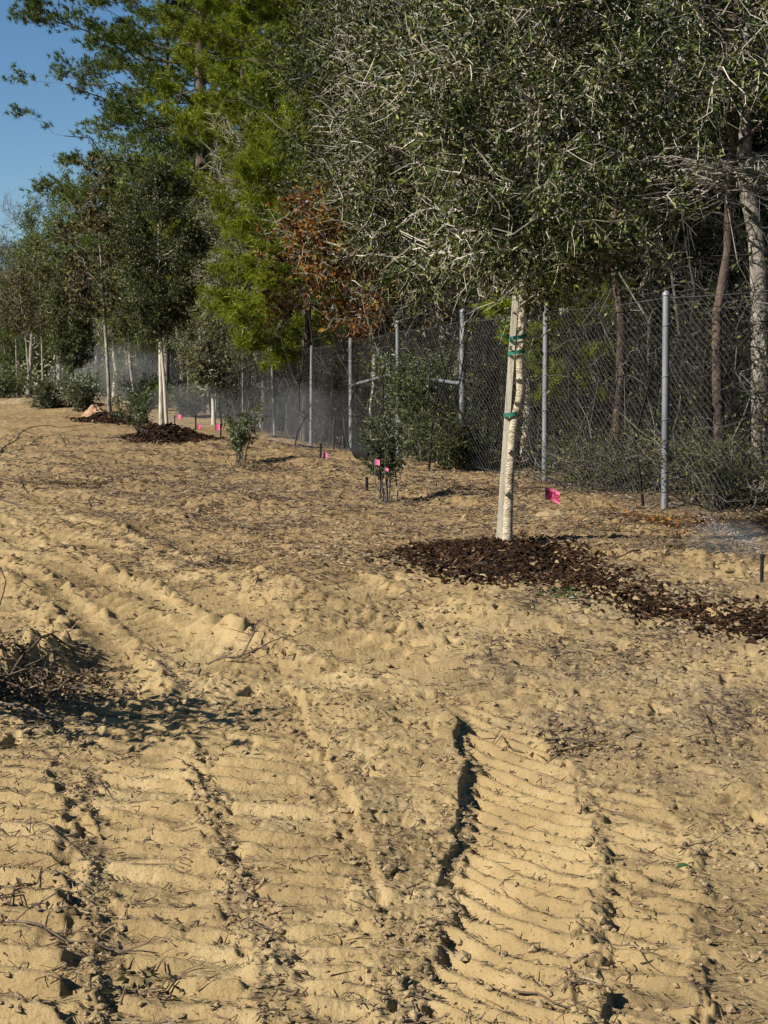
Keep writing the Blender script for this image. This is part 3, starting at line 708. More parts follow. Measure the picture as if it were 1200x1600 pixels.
put('BROWN', 0, 585, 25.5, 'small oak full of rusty orange autumn leaves above the fence', None, .4, 1.05, 'brown_leaf', 'bark_pale', 'twig_pale')
put('BROWN', 0, 640, 44, 'taller oak with a few rusty brown leaves high behind the pines', None, 2.4, 2.4, 'brown_leaf', 'bark_grey', 'twig_pale', 'autumn_oak')
BG = 'bare grey trees standing in the wood behind the fence'
BL = 'leafless grey tree with fine pale twigs inside the wood behind the fence'
for i, (px, y, s, r) in enumerate([(655, 26.5, 1.0, 1.2), (700, 25.0, 1.0, 3.2), (1110, 18.6, .95, .7), (395, 41, .9, .9), (285, 54, .95, 2.9), (1010, 19.0, .8, 4.8), (180, 66, .8, 2.2), (820, 19.5, .75, 2.8)]):
    put('BARE', 0, px, y, BL, BG, r, s, 'dead_leaf', 'bark_pale', 'twig_pale')
# pines
put('PINE', 0, 318, 47, 'big pine with long tufted branches reaching out against the blue sky at the left', None, 1.2, 1.0, 'pine_dark', 'bark_brown', 'twig_grey')
put('PINE', 1, 478, 34, 'tall yellow green pine whose boughs hang over the fence', None, .4, 1.0, 'pine_bright', 'bark_brown', 'twig_grey')
put('PINE', 2, 480, 30.2, 'young bright green pine with low drooping boughs in front of the gate end', None, 2.6, 1.0, 'pine_bright', 'bark_brown', 'twig_grey')
put('PINE', 1, 585, 40, 'tall pine with green tufts behind the rusty oak', None, 3.1, 1.1, 'pine_dark', 'bark_brown', 'twig_grey')
put('PINE', 0, 430, 55, 'tall dark pine rising behind the yellow green one', None, 4.1, .95, 'pine_dark', 'bark_brown', 'twig_grey')
put('PINE', 1, 385, 44, 'mid green pine between the big sky pine and the yellow green one', None, 5.3, .9, 'pine_bright', 'bark_brown', 'twig_grey')
put('PINE', 2, 905, 17.8, 'low young pine with green needles right behind the near fence bay', None, .9, .55, 'pine_bright', 'bark_brown', 'twig_grey')
put('PINE', 0, 268, 57, 'dark pine filling the gap left of the big sky pine trunk', None, 2.7, .8, 'pine_dark', 'bark_brown', 'twig_grey')
put('PINE', 0, 560, 52, 'very tall pine high above the rusty oak', None, 3.7, 1.0, 'pine_bright', 'bark_brown', 'twig_grey')
put('PINE', 1, 330, 60, 'olive pine with rounded top between the big pine and the far trees', None, 2.0, .72, 'pine_bright', 'bark_brown', 'twig_grey')
# left middle distance
put('GREY', 0, 262, 50, 'grey green tree behind the dark oval planted oak', None, .2, .95, 'olive_leaf')
put('GREY', 1, 330, 43.5, 'grey green tree full of fine twigs right of the dark oval oak', None, 1.2, .72, 'grey_leaf')
put('GREY', 1, 410, 36.5, 'low twiggy tree behind the leaning fence post', None, 2.9, .8, 'grey_leaf')
put('GREY', 0, 200, 62, 'broad olive tree behind the tall thin sapling', None, 2.2, 1.0, 'olive_leaf')
put('GREY', 1, 150, 72, 'rounded olive green tree on the skyline left of the big pine', None, 4.2, 1.3, 'olive_leaf')
put('GREY', 0, 95, 84, 'dark green rounded tree on the skyline above the far saplings', None, 3.2, 1.12, 'olive_leaf')
put('GREY', 0, 52, 98, 'green tree low on the skyline behind the leaning sapling', None, 5.1, 1.0, 'olive_leaf')
put('BARE', 0, 48, 90, 'bare grey tree showing twigs against the sky at the far left', None, 1.1, 1.25, 'dead_leaf', 'bark_grey', 'twig_grey')
put('GREY', 1, 12, 112, 'farthest grey green tree where the wood meets the left edge', None, .9, 1.35, 'grey_leaf')
put('OAK', 2, 8, 74, 'small bright olive tree low at the left edge of the clearing', None, .9, .75, 'olive_leaf', 'bark_grey')
put('GREY', 1, -60, 105, 'wide grey green tree just outside the left edge', None, .3, 1.3, 'grey_leaf')
put('OAK', 2, 120, 68, 'low olive tree behind the small dark planted oak', None, 4.0, .95, 'olive_leaf', 'bark_grey')
put('OAK', 2, 215, 52, 'low olive tree beyond the mulch of the tall thin sapling', None, 5.0, .9, 'olive_leaf', 'bark_grey')

# pale big trunk at the right edge
def edge_tree():
    x, y = pxy(1176, 14.9), 14.9
    t = empty('sycamore_tree', (x, y, gz(x, y)), 0, 'thick mottled pale trunk leaning in at the right edge behind the fence', 'tree')
    k = y / F
    pts = [(14, 0), (10, 200), (4, 300), (-2, 400), (-18, 470), (-26, 560), (-22, 680), (-34, 800), (-40, 1000)]
    P = np.array([(a * k, .05 * math.sin(i * 2), b * k) for i, (a, b) in enumerate(pts)]); ss = np.linspace(0, 8, 26)
    P = np.stack([np.interp(ss, range(9), P[:, i]) for i in range(3)], 1); P[1:-1] = (P[:-2] + 2 * P[1:-1] + P[2:]) / 4
    mb = MB(); tubes(mb, P, np.interp(np.arange(26), [0, 14, 25], [.10, .075, .045]), 12, 0)
    rg = np.random.default_rng(8)
    for (px, py, qx, qy, r) in [(-10, 430, -150, 455, .02), (-22, 470, -60, 520, .018), (-20, 640, -150, 745, .03), (-20, 640, -130, 770, .02), (-10, 400, -180, 440, .014), (-25, 600, -110, 560, .015)]:
        S = np.array([[px * k, 0, py * k]]); E = np.array([[qx * k, -.9, qy * k]])
        tubes(mb, bez(S, (S + E) / 2 + np.array([[0, 0, .15]]), E, 9, rg, .03), np.linspace(r, r * .3, 9)[None], 5, 0)
    mb.build('trunk', [M['bark_grey']], t)  # grey bark on a pale trunk: dappled shade put into the colour
    # dead hanging twig bunch at fence top height
    cm = MB(); n = 260
    S = np.array([-.35, -.9, 2.95]) + rg.normal(0, 1, (n, 3)) * [.32, .15, .07]; E = S + rg.normal(0, 1, (n, 3)) * [.34, .15, .07] + [-.06, -.06, -.06]
    tubes(cm, bez(S, (S + E) / 2 + rg.normal(0, .05, (n, 3)), E, 6, rg, .05), np.linspace(.0065, .002, 6)[None].repeat(n, 0), 3, 0, False)
    n = 160; S = np.array([-.5, -.7, 4.6]) + rg.normal(0, 1, (n, 3)) * [.5, .2, .45]; E = S + rg.normal(0, .35, (n, 3)) * [1.2, .6, .8]
    tubes(cm, bez(S, (S + E) / 2 + rg.normal(0, .06, (n, 3)), E, 6, rg, .05), np.linspace(.008, .002, 6)[None].repeat(n, 0), 3, 0, False)
    cm.build('crown', [M['twig_pale']], t)
edge_tree()

# mass of far wood behind everything
def far_wood():
    rg = np.random.default_rng(77); mb = MB(); n = 90000
    t = rg.random(n) ** 1.3 * 130 - 6; off = rg.uniform(7, 20, n) + (t > 60) * 2
    x = 2.41 - .237 * t + off * .971; y = 13.2 + .971 * t + off * .237
    hmax = np.interp(t, [0, 25, 45, 70, 125], [15, 13, 8.5, 7.5, 8]) * (.8 + .3 * perlin(x * .5, y * .5, 5) + .2 * perlin(x * 2, y * 2, 6))
    z = H0(x, y) + rg.random(n) ** .9 * hmax
    d = rg.normal(size=(n, 3)); nv = nrm(rg.normal(0, .8, (n, 3)) + [-.4, -.2, .6])
    L = rg.uniform(.16, .4, n); leaves(mb, np.stack([x, y, z], 1), d, nv, L, L * .5, 0, .2)
    tag(mb.build('distant_wood', [M['wood_leaf']]), 'unbroken dark mass of wood deep behind the fence', 'wood', kind='stuff')
    n = 40000; t = rg.random(n); x = -45 + t * 75; y = 128 + rg.uniform(0, 15, n) ; z = H0(x, y) + rg.random(n) * (7 + 2.5 * perlin(x * .3, y * .3, 3))
    mb = MB(); d = rg.normal(size=(n, 3)); leaves(mb, np.stack([x, y, z], 1), d, nrm(rg.normal(0, .8, (n, 3)) + [-.4, -.2, .6]), rg.uniform(.3, .6, n), .3, 0, .2)
    tag(mb.build('far_tree_line', [M['grey_leaf']]), 'low hazy line of woods closing the far end of the clearing', 'wood', kind='stuff')
far_wood()

# thickets behind the fence
def thicket(seed, rx, rz, nstem, ntw, nlf, LL):
    rg = np.random.default_rng(seed); mb = MB()
    S = np.stack([rg.normal(0, rx * .55, nstem), rg.normal(0, rx * .4, nstem), np.zeros(nstem)], 1)
    E = S + np.stack([rg.normal(0, rx * .45, nstem), rg.normal(0, rx * .3, nstem), rg.uniform(.45, 1.15, nstem) * rz], 1)
    P = bez(S, (S + E) / 2 + rg.normal(0, .15, E.shape), E, 8, rg, .035)
    tubes(mb, P, rg.uniform(.004, .014, nstem)[:, None] * np.linspace(1, .4, 8)[None], 4, 0, False)
    pts = P[:, 2:].reshape(-1, 3); S2 = pts[rg.integers(0, len(pts), ntw)]; L = rg.uniform(.12, .55, ntw)
    E2 = S2 + nrm(rg.normal(size=(ntw, 3)) * [1, 1, .8]) * L[:, None]; E2[:, 2] = np.maximum(E2[:, 2], .02)
    P2 = bez(S2, (S2 + E2) / 2 + rg.normal(0, .1, E2.shape), E2, 6, rg, .06)
    tubes(mb, P2, rg.uniform(.0015, .004, ntw)[:, None] * np.linspace(1, .5, 6)[None], 3, 0, False)
    lm = MB()
    i = rg.integers(0, ntw, nlf); j = rg.integers(1, 6, nlf); pos = P2[i, j] + rg.normal(0, .03, (nlf, 3))
    leaves(lm, pos, rg.normal(size=(nlf, 3)), nrm(rg.normal(0, .7, (nlf, 3)) + [-.2, -.2, .6]), LL * rg.uniform(.5, 1.3, nlf), LL * .45 * rg.uniform(.6, 1.2, nlf), 0, .25)
    return mb, lm
TH_ = [thicket(301, 1.1, 1.9, 46, 1300, 2300, .05), thicket(302, 1.2, 1.3, 30, 1300, 4200, .045), thicket(303, 1.0, 2.5, 40, 1100, 900, .05)]
THP = {}
def put_thicket(i, x, y, rz, sc, label, group, leaf='wood_leaf', twig='twig_grey', name='thicket'):
    key = (i, leaf, twig); loc = (x, y, gz(x, y) - .03)
    if key not in THP:
        t = empty(name, loc, rz, label, 'thicket', group); t.scale = (sc,) * 3
        TH_[i][0].build('stems', [M[twig]], t); TH_[i][1].build('foliage', [M[leaf]], t); THP[key] = t
    else:
        t = copy_thing(THP[key], label, group); t.name = name; t.location = loc; t.rotation_euler = (0, 0, rz); t.scale = (sc,) * 3
    return t
rg = np.random.default_rng(15)
TG = 'thickets of grey vines and twigs along the back of the fence'
TL = 'tangled grey vines and twigs with small dark leaves behind the chain link'
t = -4.0; i = 0
while t < 78:
    for off in (1.05, 2.6, 4.6):
        x = 2.41 - .237 * t + off * .971 + rg.normal(0, .12); y = 13.2 + .971 * t + off * .237 + rg.normal(0, .3)
        i += 1
        put_thicket([0, 2, 1][i % 3] if off < 2 else [2, 0][i % 2], x, y, rg.uniform(0, 6.28), rg.uniform(.85, 1.15) * (1 if off < 2 else 1.35), TL, TG, 'wood_leaf', 'twig_grey' if i % 7 == 0 else 'vine_shaded')
    t += 1.5 if t < 25 else 2.6

# green bush in front of the gate
def leafy_shrub(name, px, py, y, w, h, n_st, n_tw, nl, LL, label, leaf, lower=.25, seed=1, twig='twig_grey'):
    rg = np.random.default_rng(seed); p = at(px, py, y); p[2] = float(Hfull(p[0], p[1])[0])
    t = empty(name, p, 0, label, 'shrub')
    mb = MB(); S = rg.normal(0, .05 * w / .6, (n_st, 3)); S[:, 2] = -.02
    E = S + np.stack([rg.normal(0, w * .28, n_st), rg.normal(0, w * .28, n_st), h * rg.uniform(.6, .95, n_st)], 1)
    P = bez(S, (S + E) / 2 + np.array([0, 0, .1 * h]), E, 8, rg, .025); tubes(mb, P, .006 * np.linspace(1, .4, 8)[None].repeat(n_st, 0), 4, 0, False)
    k0 = int(8 * lower) + 1; pts = P[:, k0:].reshape(-1, 3); S2 = pts[rg.integers(0, len(pts), n_tw)]
    d = nrm(np.stack([S2[:, 0], S2[:, 1], np.zeros(n_tw)], 1) * 1.2 / w + rg.normal(0, .7, (n_tw, 3)) + [0, 0, .35]); E2 = S2 + d * (w * rg.uniform(.12, .34, n_tw))[:, None]
    P2 = bez(S2, (S2 + E2) / 2, E2, 4, rg, .05); tubes(mb, P2, .0022 * np.linspace(1, .6, 4)[None].repeat(n_tw, 0), 3, 0, False)
    mb.build('stems', [M[twig]], t)
    lm = MB(); n = n_tw * nl; i = rg.integers(0, n_tw, n); j = rg.uniform(.1, 1, n)[:, None]
    pos = P2[i, 0] * (1 - j) + P2[i, 3] * j + rg.normal(0, .012, (n, 3))
    leaves(lm, pos, d[i] * .6 + rg.normal(0, .6, (n, 3)), nrm(rg.normal(0, .7, (n, 3)) + [-.2, -.2, .6]), LL * rg.uniform(.6, 1.2, n), LL * .36, 0, .2, .1)
    lm.build('foliage', [M[leaf]], t)
    return t
leafy_shrub('planted_shrub', 605, 785, 14, .46, .86, 13, 300, 13, .035, 'upright shrub with reddish stems in front of the gate', 'shrub_leaf', .35, 1)
leafy_shrub('planted_shrub', 378, 728, 20.5, .44, .82, 12, 230, 12, .045, 'small dark shrub on bare sand between the fence posts and the second oak', 'shrub_leaf', .3, 2)
leafy_shrub('planted_shrub', 216, 668, 27, .62, .72, 16, 300, 12, .05, 'rounded green shrub between the two mulch rings on the left', 'bright_leaf', .15, 3)
leafy_shrub('gate_bush', 668, 745, 20.6, 1.4, 1.45, 28, 850, 13, .06, 'large bright green bush growing against the gate', 'bright_leaf', .1, 4)
leafy_shrub('gate_bush', 735, 765, 18.9, 1.5, .62, 30, 600, 10, .05, 'low grey green bush at the foot of the gate right of the bright one', 'wood_leaf', .05, 5)
leafy_shrub('fence_bush', 950, 795, 14.9, 1.6, .48, 40, 620, 5, .04, 'low scrub at the foot of the fence between the two nearest posts', 'wood_leaf', .05, 6)
leafy_shrub('fence_bush', 1150, 830, 13.0, 1.5, .6, 40, 700, 5, .04, 'scrub at the foot of the fence right of the nearest post', 'wood_leaf', .05, 7)
leafy_shrub('far_shrub', 72, 640, 45, 1.5, .95, 18, 320, 11, .09, 'dark shrub between the slim sapling and the small dark oak', 'shrub_leaf', .05, 8)
leafy_shrub('far_shrub', 132, 640, 43, 1.3, 1.0, 18, 320, 11, .09, 'dark shrub just right of the small dark planted oak', 'shrub_leaf', .05, 9)
leafy_shrub('far_shrub', 15, 638, 60, 2.4, 1.2, 18, 320, 11, .12, 'wide green shrub at the far left end of the sand', 'bright_leaf', .05, 10)

for i, (t_, off, w_, h_) in enumerate([(30, -.7, 1.2, .8), (36, -1.2, 1.5, 1.0), (41, -.8, 1.6, 1.3), (47, -1.1, 1.8, 1.4), (53, -.6, 2.0, 1.7), (60, -1.4, 2.2, 1.8), (67, -1.0, 2.4, 2.0), (33, .6, 1.3, 1.6), (26, .5, 1.2, 1.3)]):
    x_ = 2.41 - .237 * t_ + off * .971; y_ = 13.2 + .971 * t_ + off * .237
    zz_ = float(H0(x_, y_)); px_ = 600 + F * x_ / y_; v_ = -(CAMZ - zz_) / y_; py_ = 800 - F * (v_ + math.sin(TH)) / math.cos(TH)
    o_ = leafy_shrub('scrub', px_, py_, y_, w_, h_, 22, 380, 9, .09, 'grey green scrub spilling over the foot of the far stretch of fence', ['grey_leaf', 'olive_leaf', 'shrub_leaf'][i % 3], .03, 30 + i)
    o_['group'] = 'scrub along the far stretch of fence'

# ------------------------------------------------------------------ chain link fence
def fence():
    d = np.array([-.237, .971]); P0 = np.array([2.41, 13.2])
    root = empty('chain_link_fence', (2.41, 13.2, gz(2.41, 13.2)), 0, 'long grey chain link fence on round steel posts running away in front of the wood', 'fence')
    base = np.array(root.location)
    ts = [-6.2, -3.1, 0, 3.05, 6.1, 9.3, 12.45, 15.9, 19.9, 24.4, 29.4, 35.9, 41, 46, 51, 56, 62, 68, 74, 80]
    Hh = 1.80
    def pt(t): 
        p = P0 + d * t; return np.array([p[0], p[1], gz(p[0], p[1]) + .02]) - base
    for k, t in enumerate(ts):
        b = pt(t); r = .030 if k not in (4, 6) else .038; h = Hh if k not in (4, 5, 6) else Hh + .1
        mb = MB(); lean = -.06 if k == 8 else (.02 if k == 7 else .012 * math.sin(k * 2.1))
        b0 = b + [.0, -.04, -.1]; top = b + [lean, -.04, h]
        tubes(mb, np.array([b0, b0 + (top - b0) * .5, top]), np.array([r, r, r]), 12, 0, cap=True)
        tubes(mb, np.array([top, top + [0, 0, .012], top + [0, 0, .03], top + [0, 0, .045]]), np.array([r * 1.18, r * 1.2, r * .9, r * .3]), 12, 0, cap=True)
        po = mb.build('post', [M['galv']], root)
        tb = MB()
        for z in (.3, .75, 1.12, 1.55):
            a = np.linspace(0, 2 * math.pi, 13); c = b0 + (top - b0) * ((z + .1) / (h + .1))
            ring = np.stack([c[0] + (r + .003) * np.cos(a), c[1] + (r + .003) * np.sin(a), c[2] + .01 * np.cos(a)], 1)
            tubes(tb, ring, np.full(13, .004), 4, 0)
            tubes(tb, np.array([c + [r, 0, .01], c + [r + .035, .02, .012]]), np.array([.004, .004]), 4, 0, cap=True)
        w_ = tb.build('wire_tie', [M['galv']], po)
    # mesh fabric, one panel per bay
    for k in range(len(ts) - 1):
        a, b = pt(ts[k]), pt(ts[k + 1]); L = np.linalg.norm((b - a)[:2])
        step = .058 if ts[k] < 20 else .085; hz = .034 if ts[k] < 20 else .05
        n = int(round(L / step)); m = int(Hh / hz)
        s = (np.arange(n) + .5) / n; z = np.arange(m + 1) * (Hh / m)
        side = np.where(np.arange(m + 1) % 2 == 0, -.5, .5) * (step * 1.0)
        dirv = (b - a) / L
        bow = .02 * np.sin(s * math.pi * 3 + k)[:, None] * np.sin(z * 2 + s[:, None] * 9)
        par = np.where(np.arange(n) % 2 == 0, 1., -1.)[:, None]
        P = a[None, None] + (s[:, None, None] * L + (par * side[None])[:, :, None]) * dirv[None, None] + np.stack([bow + .003 * np.where(np.arange(m + 1) % 2 == 0, 1, -1)[None], bow * .2, z[None] + np.zeros((n, 1)) + .006 * np.sin(s * 40)[:, None]], -1)
        mb = MB(); tubes(mb, P, np.full(P.shape[:2], .0019 if ts[k] < 6 else .0014 if ts[k] < 20 else .0010), 3, 0, False)
        for zz in (Hh - .015, .03):
            mb2 = np.linspace(0, 1, 12)[:, None]; q = a + (b - a) * mb2 + np.array([0, 0, zz]) + np.array([0, 0, -1]) * (.02 * np.sin(mb2 * math.pi))
            tubes(mb, q, np.full(12, .0028), 4, 0)
        mb.build('mesh_panel', [M['wire']], root)
    # gate rails
    for (t0, t1, z0, z1) in ((6.1, 9.3, 1.02, 1.17), (9.3, 12.45, 1.20, 1.07)):
        mb = MB(); a = pt(t0) + [0, -.05, z0]; b = pt(t1) + [0, -.05, z1]
        tubes(mb, np.array([a, (a + b) / 2, b]), np.full(3, .024), 10, 0, cap=True); mb.build('rail', [M['galv']], root)
    mb = MB(); a = pt(12.45) + [0, -.06, 1.0]; b = pt(9.6) + [0, -.06, .15]; tubes(mb, np.array([a, (a + b) / 2, b]), np.full(3, .006), 5, 0); mb.build('brace_wire', [M['wire']], root)
fence()

# ------------------------------------------------------------------ mulch
def inside(poly, x, y):
    c = np.zeros(x.shape, bool); n = len(poly)
    for i in range(n):
        a, b = poly[i], poly[i - 1]
        m = ((a[1] > y) != (b[1] > y)) & (x < (b[0] - a[0]) * (y - a[1]) / (b[1] - a[1] + 1e-12) + a[0]); c ^= m
    return c
def mulch(name, poly, peak, label, chipn, chip, seed, center=None):
    rg = np.random.default_rng(seed)
    lo, hi = poly.min(0) - .25, poly.max(0) + .25; c = poly.mean(0) if center is None else np.array(center)
    st = .025 if peak < .09 and chipn > 5000 else .04
    gx, gy = np.meshgrid(np.arange(lo[0], hi[0], st), np.arange(lo[1], hi[1], st))
    closed = np.vstack([poly, poly[:1]])
    def hgt(x, y):
        d = pdist(x, y, closed) * np.where(inside(poly, x, y), 1, -1) + .09 * perlin(x * 6, y * 6, seed) + .03 * perlin(x * 19, y * 19, seed)
        cone = np.clip(1 - np.hypot(x - c[0], y - c[1]) / .95, 0, 1)
        return d, -.05 + sstep(-.02, .13, d) * .05 + sstep(.05, .35, d) * (.01 + peak * sstep(0, 1, cone)) + .012 * perlin(x * 9, y * 9, seed + 1) + .012 * perlin(x * 23, y * 23, seed + 2)
    d, h = hgt(gx.ravel(), gy.ravel()); z = Hfull(gx.ravel(), gy.ravel())
    z = H0(gx.ravel(), gy.ravel()) * .6 + z * .4
    org = np.array([c[0], c[1], float(H0(c[0], c[1]))])
    V = np.stack([gx.ravel(), gy.ravel(), z + h], 1) - org
    idx = np.arange(len(V)).reshape(gx.shape)
    keep = (d > -.06).reshape(gx.shape); kk = keep[:-1, :-1] & keep[1:, 1:] & keep[:-1, 1:] & keep[1:, :-1]
    f = np.stack([idx[:-1, :-1], idx[:-1, 1:], idx[1:, 1:], idx[1:, :-1]], -1)[kk]
    root = empty(name, org, 0, label, 'mulch')
    mb = MB(); mb.add(V, f, 0, True); mb.build('mound', [M['chip_base']], root)
    n = chipn; x = rg.uniform(lo[0], hi[0], n); y = rg.uniform(lo[1], hi[1], n); d, h = hgt(x, y); k = d > -.02 - .24 * rg.random(n) ** 4
    x, y, h, d = x[k], y[k], h[k], d[k]; n = len(x); zz = H0(x, y) * .6 + Hfull(x, y) * .4 + h
    zz = np.maximum(zz, Hfull(x, y) + .002) + .004
    a = rg.uniform(0, 6.28, n); dv = np.stack([np.cos(a), np.sin(a), rg.normal(0, .45, n)], 1)
    L = chip * (.35 + 2.2 * rg.random(n) ** 2.5)
    dv = nrm(dv); nv = nrm(rg.normal(0, .55, (n, 3)) + [0, 0, 1]); s = nrm(np.cross(dv, nv)); nn = np.cross(s, dv)
    c0 = np.stack([x, y, zz], 1) - org; W = (L * rg.uniform(.18, .4, n))[:, None]; L = L[:, None]; tk = .004
    q = [c0 + sx * dv * L / 2 + sy * s * W / 2 + sz * nn * tk * (1 if sx > 0 else .6) for sx in (-1, 1) for sy in (-1, 1) for sz in (-1, 1)]
    Vc = np.stack(q, 1).reshape(-1, 3); F0 = np.array([(0, 1, 3, 2), (4, 6, 7, 5), (0, 4, 5, 1), (2, 3, 7, 6), (0, 2, 6, 4), (1, 5, 7, 3)])
    mb = MB(); mb.add(Vc, (np.arange(n)[:, None, None] * 8 + F0).reshape(-1, 4)); o = mb.build('bark_chips', [M['chip']], root); o['kind'] = 'stuff'
mulch('mulch_bed', MULCH, .05, 'dark brown bark mulch mound under the nearest oak trailing off to the right edge', 42000, .024, 1, center=G(790, 862)[:2])
def ell(cx, cy, rx, ry, n=22):
    a = np.linspace(0, 2 * math.pi, n, endpoint=False); return np.stack([cx + rx * np.cos(a), cy + ry * np.sin(a) + .12 * rx * np.cos(a)], 1)
mulch('mulch_ring', ell(b2[0] + .12, b2[1], .66, 1.1), .16, 'dark mulch ring heaped around the second oak', 4500, .06, 2, center=b2[:2])
b3 = at(172, 657, 30)
mulch('mulch_ring', ell(b3[0] + .05, 29.9, .58, 1.2), .14, 'dark mulch ring around the tall thin sapling', 3500, .07, 3, center=b3[:2])
mulch('mulch_ring', ell(b4[0], b4[1] - .3, .85, 1.6), .16, 'dark mulch ring around the small far oak', 2500, .09, 4, center=b4[:2])
q = at(68, 618, 53); mulch('mulch_ring', ell(q[0], q[1], .9, 1.6), .2, 'farthest dark mulch ring beside the slim sapling', 1800, .1, 5, center=q[:2])

# ------------------------------------------------------------------ flags, risers, pipe
def flag(px, py, y, size, label, yaw, text=False, h=None, curl=.2):
    """px, py: middle of the flag"""
    c = at(px, py, y); g = float(Hfull(c[0], c[1])[0])
    t = empty('marker_flag', (c[0], c[1], g), yaw, label, 'marker flag'); zc = max(c[2] - g, size * .5)
    mb = MB(); sx = -size / 2
    tubes(mb, np.array([(sx, 0, -.05), (sx + .003, .002, zc * .5), (sx, 0, zc + size * .42)]), np.full(3, .0022 if y < 18 else .004), 5, 0, cap=True); mb.build('wire_staff', [M['galv']], t)
    n = 9; gx = np.linspace(0, 1, n); V = []
    for zz in (-1, 1):
        for a in gx:
            V.append((sx + a * size, curl * size * math.sin(a * 3.0), zc + zz * size * .40 - a * a * size * .34))
    V = np.array(V); V2 = V + np.array([0, .0012, 0])
    f = [(i, i + 1, n + i + 1, n + i) for i in range(n - 1)]
    mb = MB(); mb.add(V, f, 0, True); mb.add(V2, [q_[::-1] for q_ in f], 0, True); mb.add(np.concatenate([V[n:], V2[n:]]), [(i, i + 1, n + i + 1, n + i) for i in range(n - 1)])
    fl = mb.build('banner', [M['pink']], t)
    if text:
        cu = bpy.data.curves.new('lettering', 'FONT'); cu.body = 'Irrig'; cu.size = size * .60; cu.align_x = 'CENTER'; cu.offset = size * .014; cu.extrude = 0
        to = bpy.data.objects.new('tmp', cu); C.objects.link(to)
        dg = bpy.context.evaluated_depsgraph_get(); me = bpy.data.meshes.new_from_object(to.evaluated_get(dg)); bpy.data.objects.remove(to)
        co = np.zeros(len(me.vertices) * 3); me.vertices.foreach_get('co', co); co = co.reshape(-1, 3)
        u = co[:, 0] / size + .5; zz = co[:, 1] / size
        P = np.stack([sx + u * size, curl * size * np.sin(u * 3.0) - .003, zc + (zz - .10) * size - u * u * size * .34], 1)
        me.vertices.foreach_set('co', P.astype(np.float32).ravel()); me.update(); me.materials.clear(); me.materials.append(M['pink_ink'])
        lo = bpy.data.objects.new('lettering', me); C.objects.link(lo); lo.parent = fl
        u = np.linspace(.12, .86, 9); mb = MB()
        a = np.stack([sx + u * size, curl * size * np.sin(u * 3.0) - .003, zc - .20 * size - u * u * size * .34], 1)
        mb.add(np.concatenate([a, a + [0, 0, .045 * size]]), [(i, i + 1, 9 + i + 1, 9 + i) for i in range(8)]); mb.build('underline', [M['pink_ink']], fl)
    return t
flag(863, 771, 12.6, .125, 'pink flag with dark lettering in front of the second fence post', .1, True)
flag(508, 713, 21.5, .11, 'pink flag beside the black riser left of the gate', -.9)
flag(589, 722, 13.6, .062, 'pink flag standing among the stems of the upright shrub', -.8, curl=.4)
flag(604, 733, 13.5, .035, 'tiny pink flag just right of the one in the upright shrub', -.6)
flag(340, 667, 33, .15, 'rightmost of the three far pink flags near the magnolia', -.6, curl=.4)
flag(310, 667, 34, .12, 'middle of the three far pink flags near the magnolia', -.8, curl=.5)
flag(279, 651, 38, .15, 'leftmost of the three far pink flags right of the second oak', -.8, curl=.4)

def riser(px, py, h, y, label):
    c = at(px, py, y); g = float(Hfull(c[0], c[1])[0]); t = empty('sprinkler', (c[0], c[1], g), 0, label, 'sprinkler')
    mb = MB(); r = .011 if y < 15 else .015
    tubes(mb, np.array([(0, 0, -.06), (0, 0, h * .9)]), np.array([r, r]), 12, 0, cap=True); mb.build('riser', [M['black']], t)
    mb = MB(); tubes(mb, np.array([(0, 0, h * .86), (0, 0, h * .9), (0, 0, h * .98), (0, 0, h)]), np.array([r * 1.3, r * 1.35, r * 1.2, r * .7]), 12, 0, cap=True); mb.build('nozzle', [M['black']], t)
    return np.array([c[0], c[1], g + h])
j1 = riser(1190, 916, .16, 8.75, 'black sprinkler riser spraying mist at the right edge')
riser(573, 764, .15, 15.6, 'short black sprinkler riser left of the upright shrub')
riser(501, 722, .22, 21.5, 'black sprinkler riser beside the pink flag left of the gate')
riser(345, 692, .26, 28, 'black sprinkler riser below the rightmost far flag')
riser(306, 688, .3, 30, 'thin black sprinkler riser below the middle far flag')
riser(273, 664, .32, 36, 'black sprinkler riser right of the second oak trunk')

def pipe():
    c = at(586, 708, 19.6); r = .118
    t = empty('corrugated_pipe', (c[0], c[1], c[2] - r), .25, 'open end of a wide black drain pipe behind the upright shrub', 'pipe')
    P = []; Rr = []
    for i in range(24): P.append((0, i * .035, r)); Rr.append(r if i % 2 else r * .93)
    mb = MB(); tubes(mb, np.array(P), np.array(Rr), 28, 0); mb.build('outer_wall', [M['black']], t)
    mb = MB(); tubes(mb, np.array(P), np.array(Rr) * .9, 28, 0); a = np.linspace(0, 2 * math.pi, 29)[:-1]
    V = np.concatenate([np.stack([Rr[0] * np.cos(a), a * 0, r + Rr[0] * np.sin(a)], 1), np.stack([Rr[0] * .9 * np.cos(a), a * 0, r + Rr[0] * .9 * np.sin(a)], 1)])
    mb.add(V, [(i, (i + 1) % 28, 28 + (i + 1) % 28, 28 + i) for i in range(28)]); mb.build('inner_wall', [M['black']], t)
pipe()

